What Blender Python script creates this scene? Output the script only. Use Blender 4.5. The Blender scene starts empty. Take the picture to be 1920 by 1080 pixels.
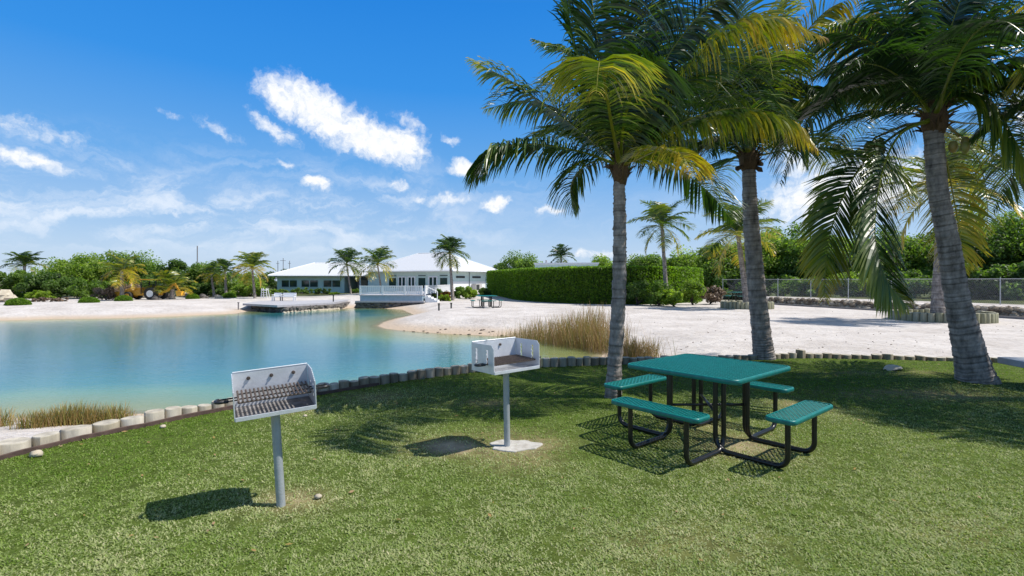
import bpy, math, random
import numpy as np
from mathutils import Vector, Matrix
R = math.radians
random.seed(7); rng = np.random.default_rng(7)
scene = bpy.context.scene
C = scene.collection

# ---------------------------------------------------------------- camera, sky, sun, exposure
F, YH, H0 = 950.0, 526.0, 1.65
cd = bpy.data.cameras.new('camera'); cam = bpy.data.objects.new('camera', cd); C.objects.link(cam)
cam.location = (0, 0, H0); cam.rotation_euler = (R(90), 0, 0)
cd.sensor_width = 36; cd.lens = F/1920*36; cd.shift_y = (YH-540)/1920; cd.clip_start = .05; cd.clip_end = 3000
scene.camera = cam
SUN_EL, SUN_AZ = 56, 94          # azimuth from +Y towards +X
sd = Vector((math.sin(R(SUN_AZ))*math.cos(R(SUN_EL)), math.cos(R(SUN_AZ))*math.cos(R(SUN_EL)), math.sin(R(SUN_EL))))
sl = bpy.data.lights.new('sun', 'SUN'); sl.energy = 5.0; sl.angle = R(.53); sl.color = (1, .955, .88)
so = bpy.data.objects.new('sun', sl); C.objects.link(so)
so.rotation_euler = sd.to_track_quat('Z', 'Y').to_euler()
scene.view_settings.view_transform = 'Standard'; scene.view_settings.look = 'None'
scene.view_settings.exposure = 0.12; scene.view_settings.gamma = 1
try:
    scene.cycles.max_bounces = 8; scene.cycles.transparent_max_bounces = 12; scene.cycles.use_denoising = True
except Exception: pass

def azel(px, py):
    d = Vector(((px-960)/F, 1, (YH-py)/F)); d.normalize()
    return math.degrees(math.atan2(d.x, d.y)), math.degrees(math.asin(d.z))
world = bpy.data.worlds.new('World'); scene.world = world; world.use_nodes = True
nt = world.node_tree; N = nt.nodes; L = nt.links; N.clear()
def nd(t, **k):
    n = N.new(t)
    for a, b in k.items(): setattr(n, a, b)
    return n
def setin(n, i, v):
    if isinstance(v, bpy.types.NodeSocket): n.id_data.links.new(v, n.inputs[i])
    else: n.inputs[i].default_value = v
def mth(op, a, b=None, c=None, clamp=False):
    n = nd('ShaderNodeMath', operation=op, use_clamp=clamp); setin(n, 0, a)
    if b is not None: setin(n, 1, b)
    if c is not None: setin(n, 2, c)
    return n.outputs[0]
def sstep(v, a, b, lo=0., hi=1.):
    n = nd('ShaderNodeMapRange', interpolation_type='SMOOTHSTEP'); setin(n, 'Value', v)
    setin(n, 'From Min', a); setin(n, 'From Max', b); setin(n, 'To Min', lo); setin(n, 'To Max', hi); return n.outputs[0]
sky = nd('ShaderNodeTexSky', sky_type='NISHITA'); sky.sun_disc = False
sky.sun_elevation = R(SUN_EL); sky.sun_rotation = R(SUN_AZ); sky.air_density = 1.0; sky.dust_density = .35; sky.ozone_density = 2.2
hs = nd('ShaderNodeHueSaturation'); hs.inputs['Saturation'].default_value = 1.28; hs.inputs['Value'].default_value = 1.0
L.new(sky.outputs[0], hs.inputs['Color'])
tc = nd('ShaderNodeTexCoord'); sx = nd('ShaderNodeSeparateXYZ'); L.new(tc.outputs['Generated'], sx.inputs[0])
az = mth('MULTIPLY', mth('ARCTAN2', sx.outputs[0], sx.outputs[1]), 57.2958)
el = mth('MULTIPLY', mth('ARCSINE', sx.outputs[2]), 57.2958)
cx = nd('ShaderNodeCombineXYZ'); L.new(az, cx.inputs[0]); L.new(el, cx.inputs[1]); dirv = cx.outputs[0]
def noise(vec, scale, det=6, rough=.55, sc=(1, 1, 1), dist=0.):
    m = nd('ShaderNodeMapping'); L.new(vec, m.inputs[0]); m.inputs['Scale'].default_value = sc
    n = nd('ShaderNodeTexNoise'); L.new(m.outputs[0], n.inputs['Vector'])
    n.inputs['Scale'].default_value = scale; n.inputs['Detail'].default_value = det; n.inputs['Roughness'].default_value = rough
    n.inputs['Distortion'].default_value = dist
    return n
wn = noise(dirv, .45, 5, .6)
vm = nd('ShaderNodeVectorMath', operation='SUBTRACT'); L.new(wn.outputs['Color'], vm.inputs[0]); vm.inputs[1].default_value = (.5, .5, .5)
vs = nd('ShaderNodeVectorMath', operation='SCALE'); L.new(vm.outputs[0], vs.inputs[0]); vs.inputs['Scale'].default_value = 2.6
va = nd('ShaderNodeVectorMath', operation='ADD'); L.new(dirv, va.inputs[0]); L.new(vs.outputs[0], va.inputs[1]); wv = va.outputs[0]
blobs = [(700, 262, 100, 34, -18, 1.15), (600, 212, 100, 42, -28, 1.1), (540, 188, 66, 30, -30, .95), (752, 272, 52, 30, -5, 1.1), (510, 240, 62, 18, -32, .7), (415, 246, 50, 16, -26, .5),
         (593, 343, 34, 15, -8, 1.0), (540, 306, 20, 8, 0, .55), (320, 215, 30, 9, -5, .4), (848, 266, 22, 9, -5, .6), (872, 318, 34, 15, 0, 1.0), (748, 350, 20, 8, -10, .7),
         (840, 372, 46, 13, 0, .62), (792, 371, 22, 7, 0, .55), (930, 382, 25, 14, 0, 1.05), (1030, 392, 32, 9, 0, .7), (770, 232, 40, 14, -25, .5), (55, 300, 85, 20, -14, .85),
         (50, 240, 150, 30, -10, .5), (1580, 360, 170, 75, 10, 1.0), (1500, 300, 60, 40, 0, .7), (1950, 200, 60, 90, 0, .8), (1700, 320, 120, 40, 0, .7), (1120, 478, 90, 10, 0, .55)]
acc = None
for (bx, by, rx, ry, rot, st) in blobs:
    a0, e0 = azel(bx, by); k = 57.3/F*math.cos(math.radians(a0))**2
    m = nd('ShaderNodeMapping', vector_type='TEXTURE'); L.new(wv, m.inputs[0])
    m.inputs['Location'].default_value = (a0, e0, 0); m.inputs['Rotation'].default_value = (0, 0, R(rot)); m.inputs['Scale'].default_value = (rx*k, ry*k*1.05, 1000)
    ln = nd('ShaderNodeVectorMath', operation='LENGTH'); L.new(m.outputs[0], ln.inputs[0])
    v = mth('MULTIPLY', mth('SUBTRACT', 1.4, ln.outputs['Value']), st)
    v = mth('MINIMUM', v, st)
    acc = v if acc is None else mth('MAXIMUM', acc, v)
cn = noise(wv, 1.1, 7, .6); cn2 = noise(wv, .33, 4, .5)
cum = mth('ADD', acc, mth('MULTIPLY', mth('SUBTRACT', cn.outputs['Fac'], .5), .95))
cum = sstep(cum, .14, 1.05)
# thin high streaks, low in the sky
c1 = noise(wv, .16, 8, .62, (.45, 1.5, 1), 1.2)
low = mth('MULTIPLY', sstep(el, 1., 5.), sstep(el, 15., 6.5)); west = sstep(az, 8., -18., .25, 1.)
cir = mth('MULTIPLY', sstep(c1.outputs['Fac'], .40, .72), mth('MULTIPLY', low, west))
hz = sstep(el, 15., 0.)
cir = mth('MULTIPLY', cir, .85)
shade = sstep(cn.outputs['Fac'], .25, .6)
cc = nd('ShaderNodeMix', data_type='RGBA'); L.new(shade, cc.inputs[0]); cc.inputs[6].default_value = (7.4, 8.0, 9.0, 1); cc.inputs[7].default_value = (9.6, 9.7, 9.8, 1)
gr_ = nd('ShaderNodeValToRGB'); L.new(sstep(el, -2., 62.), gr_.inputs[0]); ge = gr_.color_ramp.elements
gst = [(0, (.56, .70, .92)), (.035, (.40, .60, .90)), (.12, (.15, .43, .88)), (.28, (.035, .31, .88)), (.47, (.015, .25, .82)), (.68, (.22, .29, .40)), (1, (.26, .32, .41))]
while len(ge) < len(gst): ge.new(.5)
for i_, (p_, c_) in enumerate(gst): ge[i_].position = p_; ge[i_].color = (*c_, 1)
gs = nd('ShaderNodeVectorMath', operation='SCALE'); L.new(gr_.outputs[0], gs.inputs[0]); gs.inputs['Scale'].default_value = 9.4
m0 = nd('ShaderNodeMix', data_type='RGBA'); m0.inputs[0].default_value = .8; L.new(hs.outputs[0], m0.inputs[6]); L.new(gs.outputs[0], m0.inputs[7])
m1 = nd('ShaderNodeMix', data_type='RGBA'); L.new(cir, m1.inputs[0]); L.new(m0.outputs[2], m1.inputs[6]); m1.inputs[7].default_value = (7.8, 8.5, 9.5, 1)
m2 = nd('ShaderNodeMix', data_type='RGBA'); L.new(cum, m2.inputs[0]); L.new(m1.outputs[2], m2.inputs[6]); L.new(cc.outputs[2], m2.inputs[7])
bg = nd('ShaderNodeBackground'); L.new(m2.outputs[2], bg.inputs[0]); bg.inputs[1].default_value = .1
wo = nd('ShaderNodeOutputWorld'); L.new(bg.outputs[0], wo.inputs[0])
world.cycles.sampling_method = 'MANUAL'; world.cycles.sample_map_resolution = 512

# ---------------------------------------------------------------- helpers
def P(px, py, d): return Vector(((px-960)/F*d, d, H0+(YH-py)/F*d))           # a direction of view and a distance
def G(px, py, z=0.):
    d = (H0-z)*F/(py-YH); return Vector(((px-960)/F*d, d, z))
def WP(px, py): v = G(px, py, -.6); return (v.x, v.y)

def mat(name, col, rough=.6, var=.0, scale=5., col2=None, bump=0., bscale=20., metal=0., spec=.5, attr=None, ramp=None, transl=0., coat=0., sc3=(1, 1, 1), tcol=None, bdist=.01):
    m = bpy.data.materials.new(name); m.use_nodes = True; t = m.node_tree; n = t.nodes; l = t.links
    b = n['Principled BSDF']; b.inputs['Roughness'].default_value = rough; b.inputs['Metallic'].default_value = metal
    b.inputs['Specular IOR Level'].default_value = spec; b.inputs['Coat Weight'].default_value = coat
    tcn = n.new('ShaderNodeTexCoord'); mp = n.new('ShaderNodeMapping'); l.new(tcn.outputs['Object'], mp.inputs[0]); mp.inputs['Scale'].default_value = sc3
    out = None
    if attr:
        at = n.new('ShaderNodeAttribute'); at.attribute_name = attr
        rp = n.new('ShaderNodeValToRGB'); l.new(at.outputs['Fac'], rp.inputs[0]); e = rp.color_ramp.elements
        while len(e) < len(ramp): e.new(.5)
        for i, (p_, c_) in enumerate(ramp): e[i].position = p_; e[i].color = (*c_, 1)
        out = rp.outputs[0]
    if col2 is not None or var:
        nz = n.new('ShaderNodeTexNoise'); l.new(mp.outputs[0], nz.inputs['Vector']); nz.inputs['Scale'].default_value = scale; nz.inputs['Detail'].default_value = 8; nz.inputs['Roughness'].default_value = .62
        mr = n.new('ShaderNodeMapRange'); l.new(nz.outputs['Fac'], mr.inputs[0]); mr.inputs[1].default_value = .32; mr.inputs[2].default_value = .68
        mx = n.new('ShaderNodeMix'); mx.data_type = 'RGBA'; l.new(mr.outputs[0], mx.inputs[0])
        if out is not None:
            mx.blend_type = 'MULTIPLY'; mx.inputs[0].default_value = 1
            m3 = n.new('ShaderNodeMapRange'); l.new(nz.outputs['Fac'], m3.inputs[0]); m3.inputs[1].default_value = .3; m3.inputs[2].default_value = .7; m3.inputs[3].default_value = 1-var; m3.inputs[4].default_value = 1+var
            for k in list(mx.inputs[0].links): l.remove(k)
            mx.inputs[0].default_value = 1; l.new(out, mx.inputs[6]); l.new(m3.outputs[0], mx.inputs[7])
        else:
            c2 = col2 or tuple(min(1, c*(1+var)) for c in col); c1_ = col if col2 else tuple(c*(1-var) for c in col)
            mx.inputs[6].default_value = (*c1_, 1); mx.inputs[7].default_value = (*c2, 1)
        out = mx.outputs[2]
    if out is not None: l.new(out, b.inputs['Base Color'])
    else: b.inputs['Base Color'].default_value = (*col, 1)
    if bump:
        nb = n.new('ShaderNodeTexNoise'); l.new(mp.outputs[0], nb.inputs['Vector']); nb.inputs['Scale'].default_value = bscale; nb.inputs['Detail'].default_value = 6
        bp = n.new('ShaderNodeBump'); bp.inputs['Strength'].default_value = bump; bp.inputs['Distance'].default_value = bdist; l.new(nb.outputs['Fac'], bp.inputs['Height']); l.new(bp.outputs[0], b.inputs['Normal'])
    if transl:
        tr = n.new('ShaderNodeBsdfTranslucent'); ms = n.new('ShaderNodeMixShader'); ms.inputs[0].default_value = transl
        if out is not None:
            g = n.new('ShaderNodeMix'); g.data_type = 'RGBA'; g.blend_type = 'MULTIPLY'; g.inputs[0].default_value = 1; l.new(out, g.inputs[6]); g.inputs[7].default_value = (*(tcol or (2.2, 2.2, .9)), 1); l.new(g.outputs[2], tr.inputs[0])
        else: tr.inputs[0].default_value = (*[min(1, c*2) for c in col], 1)
        o = n['Material Output']; l.new(b.outputs[0], ms.inputs[1]); l.new(tr.outputs[0], ms.inputs[2]); l.new(ms.outputs[0], o.inputs[0])
    return m

def npmesh(name, V, Fc, m, parent=None, attr=None, smooth=False):
    V = np.asarray(V, np.float32); Fc = np.asarray(Fc, np.int32); k = Fc.shape[1]
    me = bpy.data.meshes.new(name); me.vertices.add(len(V)); me.vertices.foreach_set('co', V.ravel())
    me.loops.add(Fc.size); me.loops.foreach_set('vertex_index', Fc.ravel())
    me.polygons.add(len(Fc)); me.polygons.foreach_set('loop_start', np.arange(0, Fc.size, k, dtype=np.int32))
    me.update(calc_edges=True)
    me.polygons.foreach_set('use_smooth', np.full(len(Fc), smooth))
    if attr is not None:
        a = me.attributes.new('tint', 'FLOAT', 'POINT'); a.data.foreach_set('value', np.asarray(attr, np.float32))
    me.materials.append(m); me.validate()
    o = bpy.data.objects.new(name, me); C.objects.link(o)
    if parent: o.parent = parent
    return o

class MB:
    def __init__(s): s.v = []; s.f = []; s.t = []
    def add(s, vs, fs, t=0.):
        o = len(s.v); s.v += [tuple(v) for v in vs]; s.f += [tuple(i+o for i in f) for f in fs]
        s.t += (list(t) if hasattr(t, '__len__') else [t]*len(vs))
    def box(s, c, d, M=None, t=0., bev=0.):
        x, y, z = d[0]/2, d[1]/2, d[2]/2
        vs = [Vector((a*x, b*y, e*z)) for e in (-1, 1) for a, b in ((-1, -1), (1, -1), (1, 1), (-1, 1))]
        if M is not None: vs = [M @ v for v in vs]
        vs = [v+Vector(c) for v in vs]
        s.add(vs, [(3, 2, 1, 0), (4, 5, 6, 7), (0, 1, 5, 4), (1, 2, 6, 5), (2, 3, 7, 6), (3, 0, 4, 7)], t)
    def span(s, a, b, t=0.): s.box([(a[i]+b[i])/2 for i in range(3)], [abs(b[i]-a[i]) for i in range(3)], t=t)
    def tube(s, pts, rad, n=8, cap=True, t=0.):
        pts = [Vector(p) for p in pts]; m = len(pts)
        if not hasattr(rad, '__len__'): rad = [rad]*m
        T = [(pts[min(i+1, m-1)]-pts[max(i-1, 0)]).normalized() for i in range(m)]
        u = T[0].orthogonal().normalized(); vs = []
        for i in range(m):
            u = (u-T[i]*u.dot(T[i])).normalized(); w = T[i].cross(u)
            for k in range(n):
                a = 2*math.pi*k/n; vs.append(pts[i]+(u*math.cos(a)+w*math.sin(a))*rad[i])
        fs = [(i*n+k, i*n+(k+1) % n, (i+1)*n+(k+1) % n, (i+1)*n+k) for i in range(m-1) for k in range(n)]
        if cap: fs += [tuple(reversed(range(n))), tuple((m-1)*n+k for k in range(n))]
        tt = t if not hasattr(t, '__len__') else [x for x in t for _ in range(n)]
        s.add(vs, fs, tt)
    def prism(s, poly, z0, z1, M=None, t=0.):
        n = len(poly); vs = [Vector((x, y, z0)) for x, y in poly]+[Vector((x, y, z1)) for x, y in poly]
        if M is not None: vs = [M @ v for v in vs]
        s.add(vs, [tuple(reversed(range(n))), tuple(range(n, 2*n))]+[(i, (i+1) % n, n+(i+1) % n, n+i) for i in range(n)], t)
    def obj(s, name, m, parent=None, smooth=False, bevel=0., auto=None):
        me = bpy.data.meshes.new(name); me.from_pydata(s.v, [], s.f); me.update()
        if any(s.t):
            a = me.attributes.new('tint', 'FLOAT', 'POINT'); a.data.foreach_set('value', np.array(s.t, np.float32))
        me.materials.append(m)
        if smooth:
            me.polygons.foreach_set('use_smooth', [True]*len(me.polygons))
            if auto is not None:
                try: me.set_sharp_from_angle(angle=R(auto))
                except Exception: pass
        o = bpy.data.objects.new(name, me); C.objects.link(o)
        if bevel:
            b = o.modifiers.new('bevel', 'BEVEL'); b.width = bevel; b.segments = 2; b.limit_method = 'ANGLE'
        if parent: o.parent = parent
        return o
def tag(o, label, cat, group=None, kind=None):
    if label: o['label'] = label
    if cat: o['category'] = cat
    if group: o['group'] = group
    if kind: o['kind'] = kind
    return o
def empty(name, loc=(0, 0, 0), rz=0., label=None, cat=None, group=None):
    o = bpy.data.objects.new(name, None); o.location = loc; o.rotation_euler = (0, 0, rz); C.objects.link(o)
    o.empty_display_size = .2
    return tag(o, label, cat, group)
def kids(o): return [c for c in bpy.data.objects if c.parent == o]
def dup(o, loc=None, rz=None, label=None, parent=None):
    c = o.copy(); C.objects.link(c)
    if parent: c.parent = parent
    if loc is not None: c.location = loc
    if rz is not None: c.rotation_euler = (0, 0, rz)
    if label: c['label'] = label
    for k in kids(o): dup(k, parent=c)
    return c
def sstp(a, b, x): t = np.clip((x-a)/(b-a), 0, 1); return t*t*(3-2*t)
def catmull(pts, n):
    p = np.array([list(q) for q in pts], float); p = np.vstack([2*p[0]-p[1], p, 2*p[-1]-p[-2]]); m = len(p)-3
    ts = np.linspace(0, m-1e-6, n); i = ts.astype(int); t = (ts-i)[:, None]
    a, b, c, d = p[i], p[i+1], p[i+2], p[i+3]
    return .5*((2*b)+(-a+c)*t+(2*a-5*b+4*c-d)*t**2+(-a+3*b-3*c+d)*t**3)
def polysd(X, Y, poly):            # signed distance, negative inside
    poly = np.array(poly, float); n = len(poly); D = np.full(X.shape, 1e9); ins = np.zeros(X.shape, bool)
    for i in range(n):
        a = poly[i]; b = poly[(i+1) % n]; e = b-a; wx = X-a[0]; wy = Y-a[1]
        t = np.clip((wx*e[0]+wy*e[1])/(e@e+1e-12), 0, 1); D = np.minimum(D, np.hypot(wx-e[0]*t, wy-e[1]*t))
        c = ((a[1] > Y) != (b[1] > Y)) & (X < (b[0]-a[0])*(Y-a[1])/(b[1]-a[1]+1e-12)+a[0]); ins ^= c
    return np.where(ins, -D, D)
def vnoise(X, Y, s, seed=0):
    r = np.random.default_rng(seed); o = np.zeros(X.shape)
    for k in range(9):
        a = r.uniform(0, 6.28); f = s*r.uniform(.6, 2.2); ph = r.uniform(0, 6.28)
        o += np.sin((X*math.cos(a)+Y*math.sin(a))*f+ph)/9
    return o

def gnoise(X, Y, s, seed=0):
    g = np.random.default_rng(seed).uniform(-1, 1, (512, 512)); x = np.asarray(X)*s+200; y = np.asarray(Y)*s+200; i = np.floor(x).astype(int); j = np.floor(y).astype(int); u = x-i; v = y-j
    u = u*u*(3-2*u); v = v*v*(3-2*v); i %= 511; j %= 511
    return (g[i, j]*(1-u)+g[i+1, j]*u)*(1-v)+(g[i, j+1]*(1-u)+g[i+1, j+1]*u)*v
# ---------------------------------------------------------------- outlines of lake and lawn
edge_px = [(-260, 925), (-120, 893), (0, 862), (150, 825), (270, 800), (440, 765), (600, 740), (760, 715), (900, 697), (1000, 690), (1140, 684), (1260, 679), (1400, 675), (1500, 672), (1600, 673), (1720, 676), (1830, 679), (1920, 682), (2060, 690), (2250, 702)]
edge = catmull([G(*p) for p in edge_px], 400)[:, :2]
lake = [WP(-500, 608), WP(-200, 604), WP(0, 601), WP(100, 598), WP(200, 597), WP(300, 594), WP(440, 588), WP(465, 583), WP(620, 581), WP(640, 579), WP(662, 577), WP(700, 577), WP(755, 580), WP(778, 590), WP(745, 597), WP(722, 604), WP(711, 611), WP(725, 616), WP(752, 619), WP(815, 624), WP(915, 629), WP(992, 631), WP(1055, 638), WP(1105, 650), WP(1135, 662),
        (1.9, 12.3), (0, 10.9), (-1.5, 10.0), (-2.8, 9.1), (-4.2, 8.3), (-5.6, 8.4), (-6.5, 8.5), (-7.3, 8.3), (-8.4, 8.2), (-12, 7.5), (-30, 4), (-60, 2), (-60, 24)]
lawn = [tuple(p) for p in edge]+[(16, 2), (14, -6), (-9, -6), (-8, 2)]
rw = [(25.3, 17.), (23.1, 23.4), (21.2, 29.), (19.5, 35.5), (19.2, 38.)]        # rock wall line
def terrain(X, Y):
    s = polysd(X, Y, lake)
    top = np.where(X < -14, .02, -.08)
    top = top + .33*sstp(42, 55, Y)*sstp(-21, -15, X)*sstp(14, 6, X)
    xr = np.interp(Y, [p[1] for p in rw], [p[0] for p in rw]); top = top+.47*sstp(-.05, .25, X-xr)*sstp(45, 40, Y)*1.0
    top = top + .04*vnoise(X, Y, .35, 3)+.012*vnoise(X, Y, 2.2, 4)
    wdt = np.where(X < -14, 6.5, 3.6)
    z = np.where(s > 0, -.6+(top+.6)*np.sin(np.clip(s/wdt, 0, 1)*math.pi/2), -.6-1.6*sstp(0, 8, -s)-.02*np.clip(-s, 0, 1))
    sl_ = polysd(X, Y, lawn)
    z = np.where(sl_ < -.05, np.minimum(z, -.3), z)
    return z, s, sl_
def tz(x, y):
    z, _, _ = terrain(np.array([x*1.]), np.array([y*1.])); return float(z[0])

# ground
th_f = np.linspace(R(-62), R(62), 430); th_b = np.linspace(R(62), R(298), 60)[1:-1]; th = np.concatenate([th_f, th_b])
rr = np.concatenate([np.linspace(.4, 46, 215), 46*1.09**np.arange(1, 42)])
TT, RR = np.meshgrid(th, rr); X = RR*np.sin(TT); Y = RR*np.cos(TT)-.5
Z, SDL, SDW = terrain(X, Y)
nr, na = X.shape; idx = np.arange(nr*na).reshape(nr, na)
q = np.stack([idx[:-1], np.roll(idx, -1, 1)[:-1], np.roll(idx, -1, 1)[1:], idx[1:]], -1).reshape(-1, 4)
wet = sstp(1.5, .15, SDL)
veg = sstp(0, 6, Y-(50+.1*X))*sstp(-14, -22, X)+sstp(62, 72, Y)*(X > -22)+sstp(0, 1.5, X-np.interp(Y, [16, 28.3, 44, 60], [29.3, 26, 18.2, 10]))*(Y > 10)
veg = np.clip(veg, 0, 1)
m_sand = mat('sand', (.60, .56, .535), .95)
def build_sand(m):
    t = m.node_tree; n = t.nodes; l = t.links; b = n['Principled BSDF']; b.inputs['Specular IOR Level'].default_value = .15
    tcn = n.new('ShaderNodeTexCoord')
    def nz(sc, det, r, s3=(1, 1, 1)):
        mp = n.new('ShaderNodeMapping'); mp.inputs['Scale'].default_value = s3; l.new(tcn.outputs['Object'], mp.inputs[0])
        x = n.new('ShaderNodeTexNoise'); l.new(mp.outputs[0], x.inputs['Vector']); x.inputs['Scale'].default_value = sc; x.inputs['Detail'].default_value = det; x.inputs['Roughness'].default_value = r; return x.outputs['Fac']
    a = n.new('ShaderNodeValToRGB'); l.new(nz(.5, 9, .65), a.inputs[0])
    e = a.color_ramp.elements; e[0].position = .3; e[0].color = (.46, .415, .385, 1); e[1].position = .6; e[1].color = (.635, .59, .56, 1)
    s = n.new('ShaderNodeValToRGB'); l.new(nz(9., 6, .7, (.5, 1, 1)), s.inputs[0]); e = s.color_ramp.elements
    e[0].position = .3; e[0].color = (.66, .63, .6, 1); e[1].position = .5; e[1].color = (1, 1, 1, 1)
    mu = n.new('ShaderNodeMix'); mu.data_type = 'RGBA'; mu.blend_type = 'MULTIPLY'; mu.inputs[0].default_value = .95; l.new(a.outputs[0], mu.inputs[6]); l.new(s.outputs[0], mu.inputs[7])
    at = n.new('ShaderNodeAttribute'); at.attribute_name = 'wet'
    w = n.new('ShaderNodeMix'); w.data_type = 'RGBA'; l.new(at.outputs['Fac'], w.inputs[0]); l.new(mu.outputs[2], w.inputs[6]); w.inputs[7].default_value = (.52, .41, .31, 1)
    av = n.new('ShaderNodeAttribute'); av.attribute_name = 'veg'
    vr = n.new('ShaderNodeValToRGB'); l.new(nz(1.3, 8, .7), vr.inputs[0]); e = vr.color_ramp.elements; e[0].position = .35; e[0].color = (.03, .045, .012, 1); e[1].position = .65; e[1].color = (.11, .12, .04, 1)
    g = n.new('ShaderNodeMix'); g.data_type = 'RGBA'; l.new(av.outputs['Fac'], g.inputs[0]); l.new(w.outputs[2], g.inputs[6]); l.new(vr.outputs[0], g.inputs[7]); l.new(g.outputs[2], b.inputs['Base Color'])
    bp = n.new('ShaderNodeBump'); bp.inputs['Strength'].default_value = 1.; bp.inputs['Distance'].default_value = .09; l.new(nz(3.2, 8, .66), bp.inputs['Height']); l.new(bp.outputs[0], b.inputs['Normal'])
build_sand(m_sand)
g = npmesh('ground', np.stack([X, Y, Z], -1).reshape(-1, 3), q, m_sand, smooth=True); g['kind'] = 'structure'
for nm, ar in (('wet', wet), ('veg', veg)):
    a = g.data.attributes.new(nm, 'FLOAT', 'POINT'); a.data.foreach_set('value', ar.astype(np.float32).ravel())

# water
gx = np.arange(-62, 14, .4); gy = np.arange(-2, 50, .3); WX, WY = np.meshgrid(gx, gy); ws = polysd(WX, WY, lake)
keep = (ws < 1.2); idw = np.arange(WX.size).reshape(WX.shape)
kq = keep[:-1, :-1] & keep[1:, :-1] & keep[:-1, 1:] & keep[1:, 1:]
wq = np.stack([idw[:-1, :-1], idw[:-1, 1:], idw[1:, 1:], idw[1:, :-1]], -1)[kq]
us = np.unique(wq); rm = np.full(WX.size, -1); rm[us] = np.arange(len(us))
m_water = bpy.data.materials.new('water'); m_water.use_nodes = True
def build_water(m):
    t = m.node_tree; n = t.nodes; l = t.links; b = n['Principled BSDF']
    b.inputs['Roughness'].default_value = .05; b.inputs['IOR'].default_value = 1.27
    at = n.new('ShaderNodeAttribute'); at.attribute_name = 'tint'
    tcn = n.new('ShaderNodeTexCoord')
    nz = n.new('ShaderNodeTexNoise'); l.new(tcn.outputs['Object'], nz.inputs['Vector']); nz.inputs['Scale'].default_value = .35; nz.inputs['Detail'].default_value = 5
    ad = n.new('ShaderNodeMath'); ad.operation = 'MULTIPLY_ADD'; l.new(nz.outputs['Fac'], ad.inputs[0]); ad.inputs[1].default_value = .22; l.new(at.outputs['Fac'], ad.inputs[2])
    rp = n.new('ShaderNodeValToRGB'); l.new(ad.outputs[0], rp.inputs[0]); e = rp.color_ramp.elements
    stops = [(.10, (.30, .28, .13)), (.2, (.22, .25, .09)), (.38, (.13, .26, .17)), (.52, (.04, .19, .20)), (.85, (.016, .145, .19))]
    while len(e) < len(stops): e.new(.5)
    for i, (p_, c_) in enumerate(stops): e[i].position = p_; e[i].color = (*c_, 1)
    l.new(rp.outputs[0], b.inputs['Base Color'])
    def wave(sc, s3, det):
        mp = n.new('ShaderNodeMapping'); mp.inputs['Scale'].default_value = s3; mp.inputs['Rotation'].default_value = (0, 0, R(20)); l.new(tcn.outputs['Object'], mp.inputs[0])
        x = n.new('ShaderNodeTexNoise'); l.new(mp.outputs[0], x.inputs['Vector']); x.inputs['Scale'].default_value = sc; x.inputs['Detail'].default_value = det; x.inputs['Roughness'].default_value = .6; return x.outputs['Fac']
    s = n.new('ShaderNodeMath'); s.operation = 'ADD'; l.new(wave(2.2, (.8, 1.4, 1), 5), s.inputs[0]); l.new(wave(9., (.7, 1.5, 1), 3), s.inputs[1])
    bp = n.new('ShaderNodeBump'); bp.inputs['Strength'].default_value = .2; bp.inputs['Distance'].default_value = .025; l.new(s.outputs[0], bp.inputs['Height']); l.new(bp.outputs[0], b.inputs['Normal'])
    tr = n.new('ShaderNodeBsdfTransparent'); ms = n.new('ShaderNodeMixShader')
    mr = n.new('ShaderNodeMapRange'); l.new(at.outputs['Fac'], mr.inputs[0]); mr.inputs[1].default_value = 0; mr.inputs[2].default_value = .05; mr.inputs[3].default_value = .3; mr.inputs[4].default_value = 1
    l.new(mr.outputs[0], ms.inputs[0]); l.new(tr.outputs[0], ms.inputs[1]); l.new(b.outputs[0], ms.inputs[2]); l.new(ms.outputs[0], n['Material Output'].inputs[0])
build_water(m_water)
shw = 5.5+4.0*np.exp(-((WX+5.5)**2+(WY-23)**2)/30)+6*sstp(-1.5, 1., WX)*sstp(22, 15, WY)
wt = np.clip(-ws/shw, -.2, 1)*.8
w = npmesh('water', np.stack([WX.ravel(), WY.ravel(), np.full(WX.size, -.6)], -1)[us], rm[wq], m_water, attr=wt.ravel()[us], smooth=True); w['kind'] = 'structure'

# lawn ground
lx = np.arange(-10, 17, .14); ly = np.arange(-6, 12.2, .14); LX, LY = np.meshgrid(lx, ly); ls = polysd(LX, LY, lawn)
kl = (ls < .1); idl = np.arange(LX.size).reshape(LX.shape); kq = kl[:-1, :-1] & kl[1:, :-1] & kl[:-1, 1:] & kl[1:, 1:]
lq = np.stack([idl[:-1, :-1], idl[:-1, 1:], idl[1:, 1:], idl[1:, :-1]], -1)[kq]; us = np.unique(lq); rm = np.full(LX.size, -1); rm[us] = np.arange(len(us))
def lawnz(x, y): return .012*vnoise(x, y, 1.2, 9)
def bare(x, y):      # dry and worn patches: 0 lush .. 1 bare
    b = np.zeros(np.shape(x))
    for (px, py, rx, ry, s) in [(965, 838, .42, .5, 1.0), (850, 832, .45, .35, .8), (540, 940, .3, .22, .55), (1390, 835, .5, .45, .6), (1310, 800, .4, .3, .55), (1500, 760, .4, .5, .5), (1720, 740, 1.2, .35, .6), (1300, 1020, .6, .3, .28), (700, 745, .5, .35, .5), (1600, 700, .8, .2, .3),
                                 (560, 770, .35, .3, .5), (1850, 1000, .4, .22, .3), (1720, 700, .7, .25, .35), (905, 755, .5, .25, .4)]:
        c = G(px, py); b = np.maximum(b, s*np.exp(-(((x-c.x)/rx)**2+((y-c.y)/ry)**2)*1.1))
    return b*(1.+1.0*vnoise(x, y, 6, 21))
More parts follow.
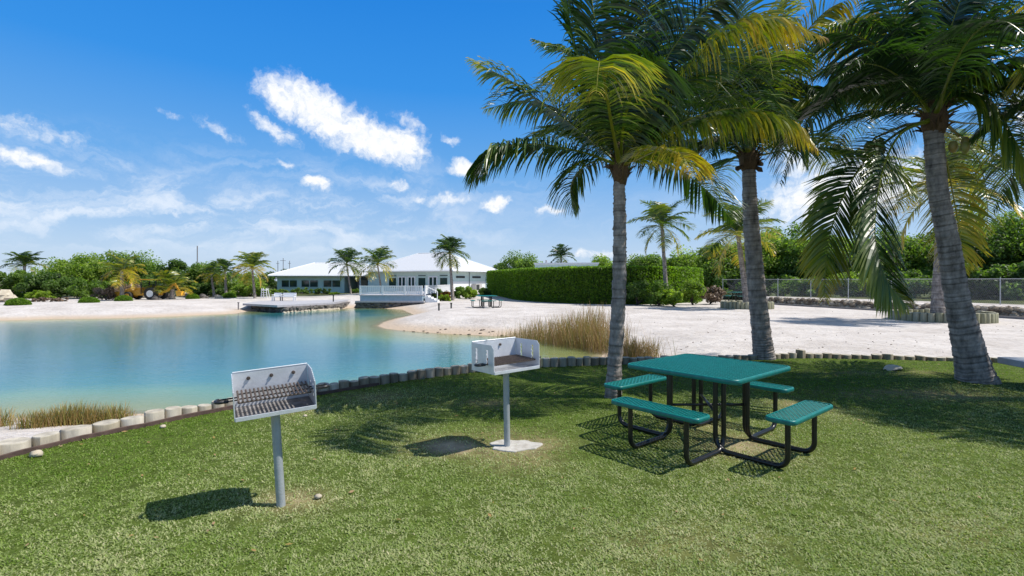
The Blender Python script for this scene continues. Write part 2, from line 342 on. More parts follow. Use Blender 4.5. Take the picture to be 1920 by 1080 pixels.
m_soil = mat('lawn_soil', (.06, .055, .025), .95, col2=(.15, .13, .065), scale=6, bump=.6, bscale=40, attr='tint', ramp=[(0, (.07, .10, .018)), (.45, (.17, .15, .065)), (1, (.40, .31, .21))], var=.35, spec=.1)
lz = lawnz(LX, LY)
lg = npmesh('lawn', np.stack([LX.ravel(), LY.ravel(), lz.ravel()], -1)[us], rm[lq], m_soil, attr=np.clip(bare(LX, LY), 0, 1).ravel()[us], smooth=True); lg['kind'] = 'structure'

# grass blades
def blades(x, y, z, L_, w, tilt, tint, name, m, segs=2, droop=.6, hd=None):
    n = len(x); a = rng.uniform(0, 2*math.pi, n) if hd is None else hd
    dx, dy = np.cos(a), np.sin(a); sxv, syv = -dy, dx
    V = np.zeros((n, 2*segs+1, 3)); px_, py_, pz_ = x.copy(), y.copy(), z.copy(); tl = tilt.copy()
    for i in range(segs):
        ww = w*(1-.35*i/segs)/2
        V[:, 2*i, 0] = px_-sxv*ww; V[:, 2*i, 1] = py_-syv*ww; V[:, 2*i, 2] = pz_
        V[:, 2*i+1, 0] = px_+sxv*ww; V[:, 2*i+1, 1] = py_+syv*ww; V[:, 2*i+1, 2] = pz_
        st = L_/segs; px_ = px_+dx*np.sin(tl)*st; py_ = py_+dy*np.sin(tl)*st; pz_ = pz_+np.cos(tl)*st; tl = tl+droop/segs
    V[:, 2*segs, 0] = px_; V[:, 2*segs, 1] = py_; V[:, 2*segs, 2] = pz_
    k = 2*segs+1; base = (np.arange(n)*k)[:, None]; fs = []
    for i in range(segs-1): fs += [[2*i, 2*i+1, 2*i+3], [2*i, 2*i+3, 2*i+2]]
    fs.append([2*segs-2, 2*segs-1, 2*segs])
    Fc = (base[:, None, :]+np.array(fs)[None]).reshape(-1, 3)
    return npmesh(name, V.reshape(-1, 3), Fc, m, attr=np.repeat(tint, k))
m_grass = mat('grass', (.1, .15, .04), .75, attr='tint', ramp=[(0, (.10, .19, .015)), (.3, (.19, .27, .055)), (.62, (.35, .39, .18)), (1, (.60, .54, .35))], transl=.3, tcol=(1.6, 1.8, .7), spec=.15)
NB = 820000
u = rng.random(NB*2); dd = 2.3*(11.8/2.3)**(u**.92); hwid = dd*1.12+.3
xx = rng.uniform(-1, 1, NB*2)*hwid; sel = polysd(xx, dd, lawn) < -.02
xx, dd = xx[sel][:NB], dd[sel][:NB]; br = bare(xx, dd); kp = rng.random(len(xx)) > np.clip(br*1.05-.1, 0, .93)
clump = .6*gnoise(xx, dd, 22, 5)+.45*gnoise(xx, dd, 9, 15); kp &= rng.random(len(xx)) < np.clip(.68+clump*.8, .15, 1)
xx, dd, br, clump = xx[kp], dd[kp], br[kp], clump[kp]
green = sstp(-.1, .5, vnoise(xx, dd, .8, 31)+.35*sstp(6, 8.5, dd)-.35*sstp(4.8, 3.2, dd)+.35*sstp(1.2, .1, -polysd(xx, dd, lawn)))
ti = np.clip(.50-.32*green+.4*br+.15*rng.standard_normal(len(xx))+.10*gnoise(xx, dd, 1.6, 61)+.07*gnoise(xx, dd, 5, 63)+.07*gnoise(xx, dd, 14, 62), 0, 1)
gr = blades(xx, dd, lawnz(xx, dd)-.004, rng.uniform(.014, .032, len(xx))*(1+.3*clump), rng.uniform(.0045, .009, len(xx))*(1+.07*dd), rng.uniform(.55, 1.5, len(xx)), ti, 'grass', m_grass, 2, .7)
tag(gr, 'short mown lawn grass between the log edging and the picnic table', 'grass', kind='stuff')

# ---------------------------------------------------------------- palms
PALMR = [(0, (.010, .028, .012)), (.25, (.036, .082, .014)), (.5, (.17, .20, .016)), (.75, (.44, .32, .035)), (1, (.26, .14, .06))]
m_frond = mat('palm_frond', (.05, .1, .02), .36, attr='tint', ramp=PALMR, transl=.17, tcol=(3.2, 3.6, .7), spec=.5)
m_trunk = mat('palm_trunk', (.3, .27, .24), .9, attr='tint', ramp=[(0, (.06, .05, .045)), (.35, (.17, .145, .125)), (1, (.38, .335, .30))], var=.55, scale=11, bump=.8, bscale=60, spec=.15, sc3=(1, 1, .5))
m_fibre = mat('palm_fibre', (.10, .06, .03), .9, var=.4, scale=30, bump=.6)
m_nut = mat('coconut', (.22, .24, .05), .5, col2=(.34, .22, .07), scale=8)
m_stalk = mat('palm_stalk', (.26, .2, .06), .6, var=.3, scale=10)

def frond_arrays(pts, n=80, Lmax=.7, wid=.04, droop=.3, roll=0., yel=0., tipyel=0., rr0=.024, segs=4, seed=0, start=.13, broken=0., fwd=.22):
    r = np.random.default_rng(seed); c = catmull(pts, 40); n = int(n*(1.35 if segs == 4 else 1)); Lmax = Lmax*(1.3 if segs == 4 else 1); wid = wid*(.85 if segs == 4 else 1); T = np.gradient(c, axis=0); T /= np.linalg.norm(T, axis=1)[:, None]
    hd = c[-1]-c[0]; S0 = np.array([hd[1], -hd[0], 0.]); S0 = S0/np.linalg.norm(S0) if np.linalg.norm(S0) > 1e-3 else np.array([1., 0, 0])
    S = np.zeros_like(c); s_ = S0
    for i in range(40):
        s_ = s_-T[i]*(s_@T[i]); s_ /= np.linalg.norm(s_)+1e-9; S[i] = s_
    Nn = np.cross(S, T)
    ca, sa = math.cos(R(roll)), math.sin(R(roll)); S, Nn = S*ca+Nn*sa, Nn*ca-S*sa
    V = []; Fc = []; tn = []
    # leaflets
    ts = np.concatenate([np.linspace(start, .995, n)]*2)+r.normal(0, .003, 2*n); ts = np.clip(ts, 0, .999); sg = np.concatenate([np.ones(n), -np.ones(n)])
    if broken: k = r.random(2*n) > broken; ts, sg = ts[k], sg[k]
    f = ts*39; i0 = f.astype(int).clip(0, 38); fr = (f-i0)[:, None]
    B = c[i0]*(1-fr)+c[i0+1]*fr; Tt = T[i0]; St = S[i0]; Nt = Nn[i0]; m = len(ts)
    tt = np.clip((ts-start)/(1-start), 0, 1); prof = np.clip(.35+1.9*tt-2.0*tt**2+.12*np.sin(tt*3), .12, None)*(1-.45*sstp(.75, 1, tt)); prof = prof/prof.max()
    Ll = Lmax*prof*r.uniform(.88, 1.08, m)
    grp = np.sin(ts*37+seed)+.5*np.sin(ts*91+seed*2)
    fw = (fwd+.6*tt**1.5+.05*grp+r.normal(0, .06, m))[:, None]; up = (.16+.05*grp+r.normal(0, .08, m))[:, None]
    D = St*sg[:, None]+Tt*fw+Nt*up; D /= np.linalg.norm(D, axis=1)[:, None]
    g = (droop*r.uniform(.65, 1.35, m)*(1+.2*grp))[:, None]
    tw = r.normal(.55, .22, m)*sg
    pos = B.copy(); rows = []
    for k in range(segs+1):
        W_ = Tt-D*np.sum(Tt*D, 1)[:, None]; W_ /= np.linalg.norm(W_, axis=1)[:, None]+1e-9
        Q = np.cross(D, W_); W2 = W_*np.cos(tw)[:, None]+Q*np.sin(tw)[:, None]
        pr = [.55, 1., .95, .62, .06, .05][k] if segs == 4 else [.7, 1., .6, .05][k]
        wk = (wid*.5*pr*np.clip(Ll/Lmax, .35, 1))[:, None]
        rows += [pos-W2*wk, pos+W2*wk]
        pos = pos+D*(Ll/segs)[:, None]; D = D+np.array([0, 0, -1.])*g; D /= np.linalg.norm(D, axis=1)[:, None]
    A = np.stack(rows, 1).reshape(-1, 3); kk = 2*(segs+1)
    base = (np.arange(m)*kk)[:, None, None]; fs = np.array([[2*j, 2*j+1, 2*j+3, 2*j+2] for j in range(segs)])[None]
    FF = (base+fs).reshape(-1, 4)
    tl = np.clip(yel+tipyel*tt**2.5*.8+.07*r.standard_normal(m)+.1*grp*min(1, yel*2+.3), 0, 1)
    tnl = (tl[:, None]+np.repeat(np.linspace(-.04, .13+.22*tipyel, segs+1), 2)[None]).clip(0, 1).ravel()
    # rachis
    rad = np.linspace(rr0, .12*rr0, 40)*(1+.9*sstp(.16, 0, np.linspace(0, 1, 40))); nn = 6; an = np.arange(nn)/nn*2*math.pi
    ring = c[:, None]+(S[:, None]*np.cos(an)[None, :, None]+Nn[:, None]*np.sin(an)[None, :, None]*.7)*rad[:, None, None]
    RV = ring.reshape(-1, 3); ri = np.arange(40*nn).reshape(40, nn)
    RF = np.stack([ri[:-1], np.roll(ri, -1, 1)[:-1], np.roll(ri, -1, 1)[1:], ri[1:]], -1).reshape(-1, 4)
    RT = np.full(len(RV), min(.62, .46+yel*.3))
    return np.vstack([A, RV]), np.vstack([FF, RF+len(A)]), np.concatenate([tnl, RT])

def trunk_mb(pts, rads, ring=.085, n=20, seed=0):
    r = np.random.default_rng(seed); ln = sum((Vector(pts[i+1])-Vector(pts[i])).length for i in range(len(pts)-1))
    m = max(int(ln/ring*5), 30); c = catmull(pts, m); rd = np.interp(np.linspace(0, 1, m), np.linspace(0, 1, len(rads)), rads)
    ph = np.cumsum(r.uniform(.8, 1.25, m))/5; fr = ph % 1; rd2 = rd*(1+.03*(1-fr)-.01+.012*r.standard_normal(m))
    mb = MB(); tint = np.clip(np.where(fr < .22, .2+.5*r.random(m), .55+.3*r.random(m)), 0, 1)
    mb.tube([tuple(p) for p in c], list(rd2), n, True, list(tint))
    v = np.array(mb.v); v += rng.normal(0, 1, v.shape)*.004*min(1, rads[0]/.1); v += (np.sin(v[:, [2, 0, 1]]*23)*.004); mb.v = [tuple(x) for x in v]
    return mb

def fillers(crown, n, l0, seed, azs=(0, 360), el=(10, 82), yel=.12, Lmax=.72, wid=.045):
    r = random.Random(seed); out = []
    for i in range(n):
        a = R(azs[0]+(azs[1]-azs[0])*(i+r.random()*.8)/n); e = R(el[0]+(el[1]-el[0])*((i*.618) % 1)); p = Vector(crown); h = Vector((math.cos(a), math.sin(a), 0)); l = l0*r.uniform(.85, 1.1); q = []
        for k in range(4):
            p = p+(h*math.cos(e)+Vector((0, 0, math.sin(e))))*l/4; q.append(p.copy()); e -= R(15+6*k)
        out.append(dict(w=q, Lmax=Lmax*r.uniform(.85, 1.05), wid=wid, droop=r.uniform(.25, .42), roll=r.uniform(-25, 25), yel=max(0, yel+r.uniform(-.08, .12)), tipyel=r.choice([0, .2, .4]), n=70))
    return out
def big_palm(name_label, base, tr_pts, rads, fronds, crown, seed, nuts=()):
    root = empty('palm_tree', base, 0, name_label, 'palm tree')
    off = Vector(base)
    mb = trunk_mb([Vector(p)-off for p in tr_pts], rads, seed=seed); mb.obj('trunk', m_trunk, root, smooth=True)
    # fibrous boot at the crown
    fb = MB(); cr = Vector(crown)-off; rr_ = random.Random(seed)
    fb.tube([cr+Vector((0, 0, z_)) for z_ in (-.22, -.08, .06, .22, .42)], [rads[-1]*1.0, rads[-1]*1.35, rads[-1]*1.45, rads[-1]*1.1, rads[-1]*.5], 12)
    for k in range(22):
        a = rr_.uniform(0, 6.28); z_ = rr_.uniform(-.15, .2); l_ = rr_.uniform(.12, .26)
        p0 = cr+Vector((math.cos(a)*rads[-1]*1.15, math.sin(a)*rads[-1]*1.15, z_)); o_ = Vector((math.cos(a), math.sin(a), rr_.uniform(.4, 2.2))).normalized()
        fb.tube([p0, p0+o_*l_*.6, p0+o_*l_+Vector((0, 0, -.04))], [.02, .018, .005], 5)
    fb.obj('fibre_boot', m_fibre, root, smooth=True)
    for i, f in enumerate(fronds):
        pts = [Vector(crown)+Vector((0, 0, .05))]+([P(*p) for p in f['p']] if 'p' in f else f['w'])
        kw = {k: v for k, v in f.items() if k not in 'pw'}
        V, Fc, t = frond_arrays([tuple(p-off) for p in pts], seed=seed*100+i, **kw)
        npmesh('frond', V, Fc, m_frond, root, attr=t)
    if seed == 2:
        for (qx, qy, ox) in ((1380, 318, -.1), (1430, 322, .1), (1424, 300, .16)):
            q = P(qx, qy, 10.5)-off; sm = MB(); sm.tube([cr+Vector((ox*.6, 0, -.1)), (cr+q)/2+Vector((ox, 0, -.08)), q], [.02, .055, .008], 8); sm.obj('spathe', m_fibre, root, smooth=True)
    for (cp, nn) in nuts:
        c0 = P(*cp)-off
        sm = MB(); sm.tube([cr, (cr+c0)/2+Vector((0, 0, .12)), c0+Vector((0, 0, .1))], [.03, .025, .015], 6); sm.obj('fruit_stalk', m_stalk, root, smooth=True)
        for k in range(nn):
            nb = MB(); a = k*2.4; o_ = c0+Vector((math.cos(a)*.085, math.sin(a)*.085, -.05*(k % 3)))
            nb.tube([o_+Vector((0, 0, z_)) for z_ in (.1, .085, .04, -.02, -.07, -.1)], [.01, .036, .06, .062, .04, .005], 10)
            nb.obj('coconut', m_nut, root, smooth=True)
    return root

d1, d2, d3 = 7.16, 10.7, 8.3
f1 = [dict(p=[(1120, 272, 7.1), (1062, 225, 7.0), (957, 152, 6.9), (880, 112, 6.8)], Lmax=.62, droop=.25, roll=10, yel=.13, tipyel=.4, n=82),
      dict(p=[(1095, 286, 7.0), (1000, 270, 6.8), (925, 283, 6.6), (900, 335, 6.5)], Lmax=.62, droop=.5, yel=.12, n=80),
      dict(p=[(1125, 300, 7.3), (1088, 318, 7.5), (1070, 352, 7.6), (1076, 400, 7.6)], Lmax=.5, droop=.35, yel=.25, n=60),
      dict(p=[(1148, 240, 6.5), (1133, 150, 5.9), (1126, 118, 5.3), (1122, 130, 4.9), (1118, 175, 4.7)], Lmax=.62, droop=.42, yel=.3, tipyel=.35, n=84, wid=.036),
      dict(p=[(1112, 220, 7.2), (1080, 97, 7.2), (1058, 0, 7.2), (1035, -70, 7.1)], Lmax=.8, droop=.3, roll=25, yel=.1, n=85),
      dict(p=[(1135, 200, 7.4), (1118, 60, 7.8), (1100, -60, 8.0), (1085, -120, 8.2)], Lmax=.75, droop=.3, roll=-20, yel=.08, n=85),
      dict(p=[(1170, 200, 7.6), (1165, 50, 8.2), (1150, -60, 8.7)], Lmax=.75, droop=.3, roll=40, yel=.15, n=80),
      dict(p=[(1190, 190, 7.3), (1210, 60, 7.6), (1235, -50, 7.7)], Lmax=.8, droop=.33, roll=-35, yel=.04, n=85),
      dict(p=[(1200, 220, 6.9), (1250, 110, 6.8), (1320, 20, 6.6), (1390, -20, 6.4)], Lmax=.78, droop=.35, roll=20, yel=.05, n=85),
      dict(p=[(1205, 250, 7.6), (1260, 170, 8.2), (1330, 120, 8.7), (1400, 120, 9.2)], Lmax=.75, droop=.35, roll=0, yel=.1, n=80),
      dict(p=[(1215, 225, 6.9), (1297, 117, 6.6), (1367, 62, 6.4), (1444, 45, 6.2), (1545, 72, 6.1)], Lmax=.68, droop=.5, roll=-12, yel=.34, tipyel=.5, n=90),
      dict(p=[(1230, 262, 7.0), (1308, 233, 6.8), (1398, 218, 6.6), (1475, 232, 6.5), (1532, 282, 6.4)], Lmax=.52, droop=.55, roll=-8, yel=.28, tipyel=.5, n=90),
      dict(p=[(1195, 298, 6.8), (1235, 282, 6.4), (1275, 290, 6.1), (1300, 330, 5.9)], Lmax=.5, droop=.4, yel=.45, tipyel=.4, n=60),
      dict(p=[(1200, 298, 7.3), (1262, 312, 7.4), (1330, 362, 7.4), (1378, 420, 7.4)], Lmax=.55, droop=.28, yel=.1, n=75),
      dict(p=[(1190, 260, 8.0), (1200, 220, 9.0), (1210, 260, 9.8)], Lmax=.6, droop=.4, yel=.1, n=60),
      dict(p=[(1140, 250, 8.0), (1105, 200, 8.9), (1080, 230, 9.6)], Lmax=.6, droop=.4, yel=.1, n=60),
      dict(p=[(1170, 230, 6.5), (1200, 140, 6.0), (1240, 110, 5.6)], Lmax=.6, droop=.4, yel=.08, roll=20, n=60)]
c1p = P(1163, 318, d1)
big_palm('leftmost tall coconut palm on the lawn, its slim ringed trunk behind the left picnic seats', G(1150, 745), [P(1149, 752, 7.16), P(1152, 690, 7.16), P(1160, 560, 7.15), P(1162, 440, 7.15), P(1161, 340, d1)], [.122, .102, .098, .09, .081], f1+fillers(c1p, 9, 2.4, 5, (-30, 210), (40, 85), .08, .62, .04), c1p, 1)
f2 = [dict(p=[(1430, 215, 10.6), (1510, 117, 10.2), (1600, 58, 9.9), (1662, 62, 9.6)], Lmax=.85, droop=.45, roll=0, yel=.5, tipyel=.5, n=85, wid=.05),
      dict(p=[(1420, 180, 10.9), (1440, 60, 11.2), (1480, -30, 11.4)], Lmax=.95, droop=.35, roll=20, yel=.46, n=85, wid=.05),  # upper fronds yellower: their sunlit lime is put into the leaf colour
      dict(p=[(1400, 180, 10.5), (1385, 60, 10.3), (1360, -60, 10.0)], Lmax=.95, droop=.35, roll=-20, yel=.42, n=85, wid=.05),
      dict(p=[(1380, 210, 10.2), (1320, 120, 9.8), (1250, 60, 9.5), (1180, 70, 9.3)], Lmax=.9, droop=.35, yel=.05, n=85, wid=.05),
      dict(p=[(1375, 250, 11.2), (1320, 200, 11.8), (1255, 210, 12.3), (1220, 270, 12.5)], Lmax=.85, droop=.4, yel=.08, n=75, wid=.05),
      dict(p=[(1430, 190, 10.2), (1490, 90, 9.8), (1550, 20, 9.4), (1620, -10, 9.2)], Lmax=.9, droop=.4, yel=.42, tipyel=.3, n=85, wid=.05),
      dict(p=[(1440, 240, 11.0), (1510, 190, 11.4), (1580, 190, 11.7), (1630, 250, 12.0)], Lmax=.85, droop=.4, yel=.12, n=75, wid=.05),
      dict(p=[(1410, 220, 9.8), (1425, 130, 9.0), (1440, 110, 8.3), (1450, 150, 7.8)], Lmax=.8, droop=.4, yel=.3, n=75, wid=.045),
      dict(p=[(1390, 230, 10.0), (1370, 150, 9.2), (1350, 150, 8.5), (1340, 210, 8.1)], Lmax=.8, droop=.4, yel=.12, n=75, wid=.045),
      dict(p=[(1405, 200, 11.5), (1400, 90, 12.5), (1395, 20, 13.2)], Lmax=.9, droop=.3, yel=.1, n=70, wid=.05),
      dict(p=[(1435, 230, 10.3), (1490, 170, 9.8), (1530, 170, 9.4), (1560, 220, 9.1)], Lmax=.7, droop=.4, yel=.05, n=70, wid=.045),
      dict(p=[(1372, 262, 10.4), (1345, 262, 10.2), (1322, 300, 10.1)], Lmax=.6, droop=.4, yel=.1, n=50),
      dict(p=[(1450, 262, 10.4), (1490, 262, 10.2), (1512, 310, 10.1)], Lmax=.6, droop=.4, yel=.2, n=50)]
big_palm('middle tall coconut palm rising behind the far corner of the picnic table', G(1432, 674), [P(1434, 680, d2), P(1427, 620, d2), P(1415, 500, d2), P(1407, 400, d2), P(1404, 320, d2)], [.225, .185, .168, .15, .132], f2+fillers(P(1403, 300, d2), 12, 3.3, 6, (-30, 210), (10, 82), .12, .8, .055), P(1403, 300, d2), 2)
f3 = [dict(p=[(1690, 168, 8.2), (1627, 160, 8.0), (1560, 182, 7.9), (1500, 245, 7.8), (1462, 345, 7.7)], Lmax=.72, droop=.42, roll=0, yel=.07, n=92, wid=.045),
      dict(p=[(1690, 245, 8.0), (1625, 300, 7.7), (1580, 370, 7.6), (1552, 460, 7.5), (1545, 560, 7.5)], Lmax=.62, droop=.2, roll=62, yel=.15, tipyel=.6, n=150, wid=.044, fwd=.75),
      dict(p=[(1690, 250, 7.8), (1655, 320, 7.4), (1640, 431, 7.2), (1661, 522, 7.1), (1702, 575, 7.1)], Lmax=.60, droop=.2, roll=70, yel=.10, tipyel=.5, n=150, wid=.044, fwd=.7),
      dict(p=[(1772, 290, 8.6), (1786, 360, 8.8), (1800, 440, 8.9), (1808, 510, 8.9)], Lmax=.66, droop=.2, roll=60, yel=.42, tipyel=.3, n=85),
      dict(p=[(1800, 176, 8.1), (1858, 189, 7.9), (1899, 255, 7.8), (1935, 330, 7.8)], Lmax=.75, droop=.3, roll=-30, yel=.2, tipyel=.2, n=90, wid=.045),
      dict(p=[(1775, 140, 8.2), (1810, 88, 8.1), (1889, 20, 7.9), (1980, -30, 7.7)], Lmax=.8, droop=.4, roll=15, yel=.1, n=90, wid=.045),
      dict(p=[(1785, 170, 7.9), (1840, 138, 7.6), (1930, 120, 7.3), (2010, 160, 7.1)], Lmax=.75, droop=.45, roll=0, yel=.15, n=85),
      dict(p=[(1742, 120, 8.6), (1740, 30, 9.0), (1745, -80, 9.3)], Lmax=.95, droop=.25, roll=0, yel=.02, n=90, wid=.05),
      dict(p=[(1715, 130, 8.1), (1680, 50, 8.0), (1640, -50, 7.9)], Lmax=.75, droop=.4, roll=20, yel=.1, n=85),
      dict(p=[(1765, 120, 8.0), (1790, 30, 7.8), (1830, -70, 7.6)], Lmax=.9, droop=.35, roll=-10, yel=.1, n=90, wid=.05),
      dict(p=[(1800, 230, 8.8), (1850, 240, 9.2), (1890, 300, 9.4), (1905, 380, 9.5)], Lmax=.7, droop=.3, yel=.3, roll=30, n=80),
      dict(p=[(1775, 250, 9.0), (1830, 290, 9.6), (1850, 370, 9.8), (1850, 440, 9.8)], Lmax=.6, droop=.3, yel=.35, roll=-30, n=75),
      dict(p=[(1790, 120, 7.2), (1830, 60, 6.6), (1880, 40, 6.1), (1930, 70, 5.8)], Lmax=.62, droop=.4, yel=.02, n=70),
      dict(p=[(1710, 170, 8.9), (1660, 120, 9.5), (1600, 120, 10.0), (1560, 170, 10.3)], Lmax=.7, droop=.4, yel=.12, n=75)]
big_palm('rightmost tall coconut palm with a leaning trunk flared at its foot near the right edge', G(1832, 715), [P(1838, 745, 8.3), P(1824, 685, 8.3), P(1797, 570, d3), P(1777, 450, d3), P(1758, 350, d3), P(1750, 245, d3)], [.34, .235, .17, .148, .135, .13], f3+fillers(P(1752, 228, d3), 11, 2.9, 8, (-40, 220), (25, 80), .06, .72, .045), P(1752, 228, d3), 3, nuts=(((1640, 270, 8.0), 6), ((1800, 268, 8.1), 3)))

c4p = Vector((9.1, 6.9, 4.1))  # palm standing out of view, added for the broad shade on the lawn
big_palm('coconut palm standing just outside the right edge, only its frond tips hanging into the photo', (9.4, 6.9, 0), [(9.4, 6.9, -.05), (9.35, 6.9, .5), (9.2, 6.9, 2.), (9.1, 6.9, 4.1)], [.3, .2, .16, .13], fillers(c4p, 19, 2.7, 9, (0, 360), (-5, 75), .12, .7, .045), c4p, 4)

def crown_arrays(n, Lf, Lm, wid, seed, yel=.15, nl=20, el0=-42, el1=86, yfr=.2, segs=3):
    r = np.random.default_rng(seed); VV = []; FF = []; TTn = []; o = 0
    for i in range(n):
        a = i*2.39996+r.uniform(-.3, .3); e = R(el0+(el1-el0)*((i+.5)/n)**.85+r.uniform(-8, 8)); l = Lf*r.uniform(.85, 1.08)
        h = np.array([math.cos(a), math.sin(a), 0]); p = np.zeros(3); pts = [p.copy()]; ee = e
        for k in range(4):
            p = p+(h*math.cos(ee)+np.array([0, 0, math.sin(ee)]))*l/4; pts.append(p.copy()); ee -= R(18)
        low_ = (i < n*yfr)
        V, Fc, t = frond_arrays(pts, nl, Lm, wid, .3, r.uniform(-25, 25), yel+(.28 if low_ and r.random() < .75 else 0)+r.uniform(-.06, .08), .2, Lf*.011, segs, seed*50+i)
        VV.append(V); FF.append(Fc+o); TTn.append(t); o += len(V)
    return np.vstack(VV), np.vstack(FF), np.concatenate(TTn)
def mid_palm(label, base, crown, Lf, rad, seed, n=20, nl=30, **kw):
    base = Vector(base); base.z = tz(base.x, base.y)-.02; crown = Vector(crown)
    root = empty('palm_tree', base, 0, label, 'palm tree')
    mid = (base+crown)/2+Vector((kw.pop('bow', 0.), 0, 0))
    trunk_mb([(0, 0, 0), mid-base, crown-base], [rad*1.35, rad, rad*.8], ring=.12, n=12, seed=seed).obj('trunk', m_trunk, root, smooth=True)
    V, Fc, t = crown_arrays(n, Lf, kw.pop('Lm', Lf*.34), kw.pop('wid', .06), seed, nl=nl, **kw)
    V = V+np.array(crown-base)
    npmesh('crown', V, Fc, m_frond, root, attr=t)
    return root
mid_palm('coconut palm with yellow lower fronds growing in the farther log ring', P(1402, 566, 30.8), P(1384, 440, 30.8), 2.9, .16, 11, 22, 40, yel=.22, yfr=.45, wid=.07)
mid_palm('coconut palm growing in the nearer log ring, its crown behind the leaning palm', P(1757, 592, 20.9), P(1768, 355, 20.9), 2.9, .19, 12, 22, 44, yel=.28, yfr=.4, wid=.065)
mid_palm('slim coconut palm standing in front of the right part of the clipped hedge', P(1251, 535, 35.5), P(1241, 424, 35.5), 2.5, .13, 13, 20, 36, yel=.18, yfr=.2, wid=.07)
mid_palm('tall slender palm at the corner of the larger pale building', P(849, 557, 44), P(843, 474, 44), 2.0, .12, 14, 24, 26, yel=.1, el0=-45, wid=.08)
mid_palm('left one of the two palms in front of the gap between the buildings', P(658, 553, 55), P(650, 496, 55), 2.4, .085, 15, 20, 24, yel=.12, wid=.09)
mid_palm('right one of the two palms in front of the gap between the buildings', P(716, 548, 52), P(708, 496, 52), 2.5, .09, 16, 20, 24, yel=.2, yfr=.3, wid=.09)
mid_palm('palm with bright yellow lower fronds on the far shore next to the ladder chair', P(478, 556, 46), P(473, 503, 46), 2.1, .10, 17, 20, 24, yel=.3, yfr=.5, wid=.09)
mid_palm('dark small palm on the far shore, right beside the yellow one', P(424, 556, 48), P(422, 508, 48), 1.6, .11, 18, 16, 20, yel=.1, wid=.09)
mid_palm('small leaning palm with one orange frond on the far shore', P(402, 556, 49), P(396, 514, 49), 1.5, .1, 19, 14, 20, yel=.22, yfr=.4, wid=.09)
mid_palm('stubby spreading palm almost without a trunk on the far shore', P(323, 558, 44), P(323, 542, 44), 2.2, .2, 20, 16, 26, yel=.33, yfr=.1, el0=10, el1=80, wid=.09)
mid_palm('palm with drooping yellow fronds behind the yellow backhoe', P(229, 558, 41.5), P(228, 507, 41.5), 1.9, .13, 21, 18, 24, yel=.3, yfr=.5, wid=.09)
mid_palm('dark palm at the far left rising above the scrub', P(45, 545, 55), P(46, 498, 55), 2.2, .15, 22, 18, 24, yel=.1, el0=-10, wid=.1)
mid_palm('palm crown showing above the hedge behind the flat white roof', P(1053, 540, 72), P(1052, 482, 72), 2.4, .15, 23, 18, 22, yel=.06, wid=.12)

# ---------------------------------------------------------------- broadleaf trees and shrubs
def leafmat(name, a, b, c, tr=.45): return mat(name, a, .5, attr='tint', ramp=[(0, a), (.5, b), (1, c)], transl=tr, tcol=(2.0, 2.3, .8), spec=.4)
m_lf = [leafmat('leaf_mid', (.05, .09, .016), (.125, .20, .035), (.26, .34, .08)),
        leafmat('leaf_bright', (.075, .125, .018), (.19, .27, .04), (.36, .43, .10)),
        leafmat('leaf_dark', (.032, .06, .016), (.08, .14, .03), (.18, .25, .065)),
        leafmat('leaf_dry', (.10, .07, .05), (.22, .15, .11), (.34, .25, .18), .1),
        leafmat('leaf_hedge', (.05, .10, .008), (.12, .21, .014), (.25, .36, .04)),
        leafmat('leaf_lime', (.09, .14, .012), (.20, .28, .025), (.38, .44, .07)),
        leafmat('leaf_red', (.05, .03, .012), (.16, .07, .02), (.30, .17, .03))]
m_bark = mat('bark', (.10, .08, .06), .9, var=.4, scale=12, bump=.6)
def leaves(cen, rad, per, size, r):
    cen = np.asarray(cen); k = len(cen); n = k*per
    c = np.repeat(cen, per, 0); rd = np.repeat(np.asarray(rad), per)
    u = r.normal(size=(n, 3)); u /= np.linalg.norm(u, axis=1)[:, None]; rho = r.random(n)**.45
    p = c+u*(rd*rho)[:, None]*np.array([1, 1, .8])
    nrm = u*.6+r.normal(size=(n, 3))*.6+np.array([0, 0, .5]); nrm /= np.linalg.norm(nrm, axis=1)[:, None]
    a = np.cross(nrm, r.normal(size=(n, 3))); a /= np.linalg.norm(a, axis=1)[:, None]; b = np.cross(nrm, a)
    s = size*r.uniform(.6, 1.3, n)[:, None]; fold = nrm*s*.25
    V = np.stack([p-a*s, p-b*s*.5+fold*.4, p+a*s, p+b*s*.5+fold*.4], 1).reshape(-1, 3)
    ct = np.repeat(r.uniform(-.22, .22, k), per)
    t = np.clip(.42+ct+.17*r.standard_normal(n)+.12*u[:, 2], 0, 1)
    return V, np.arange(4*n).reshape(-1, 4), np.repeat(t, 4)
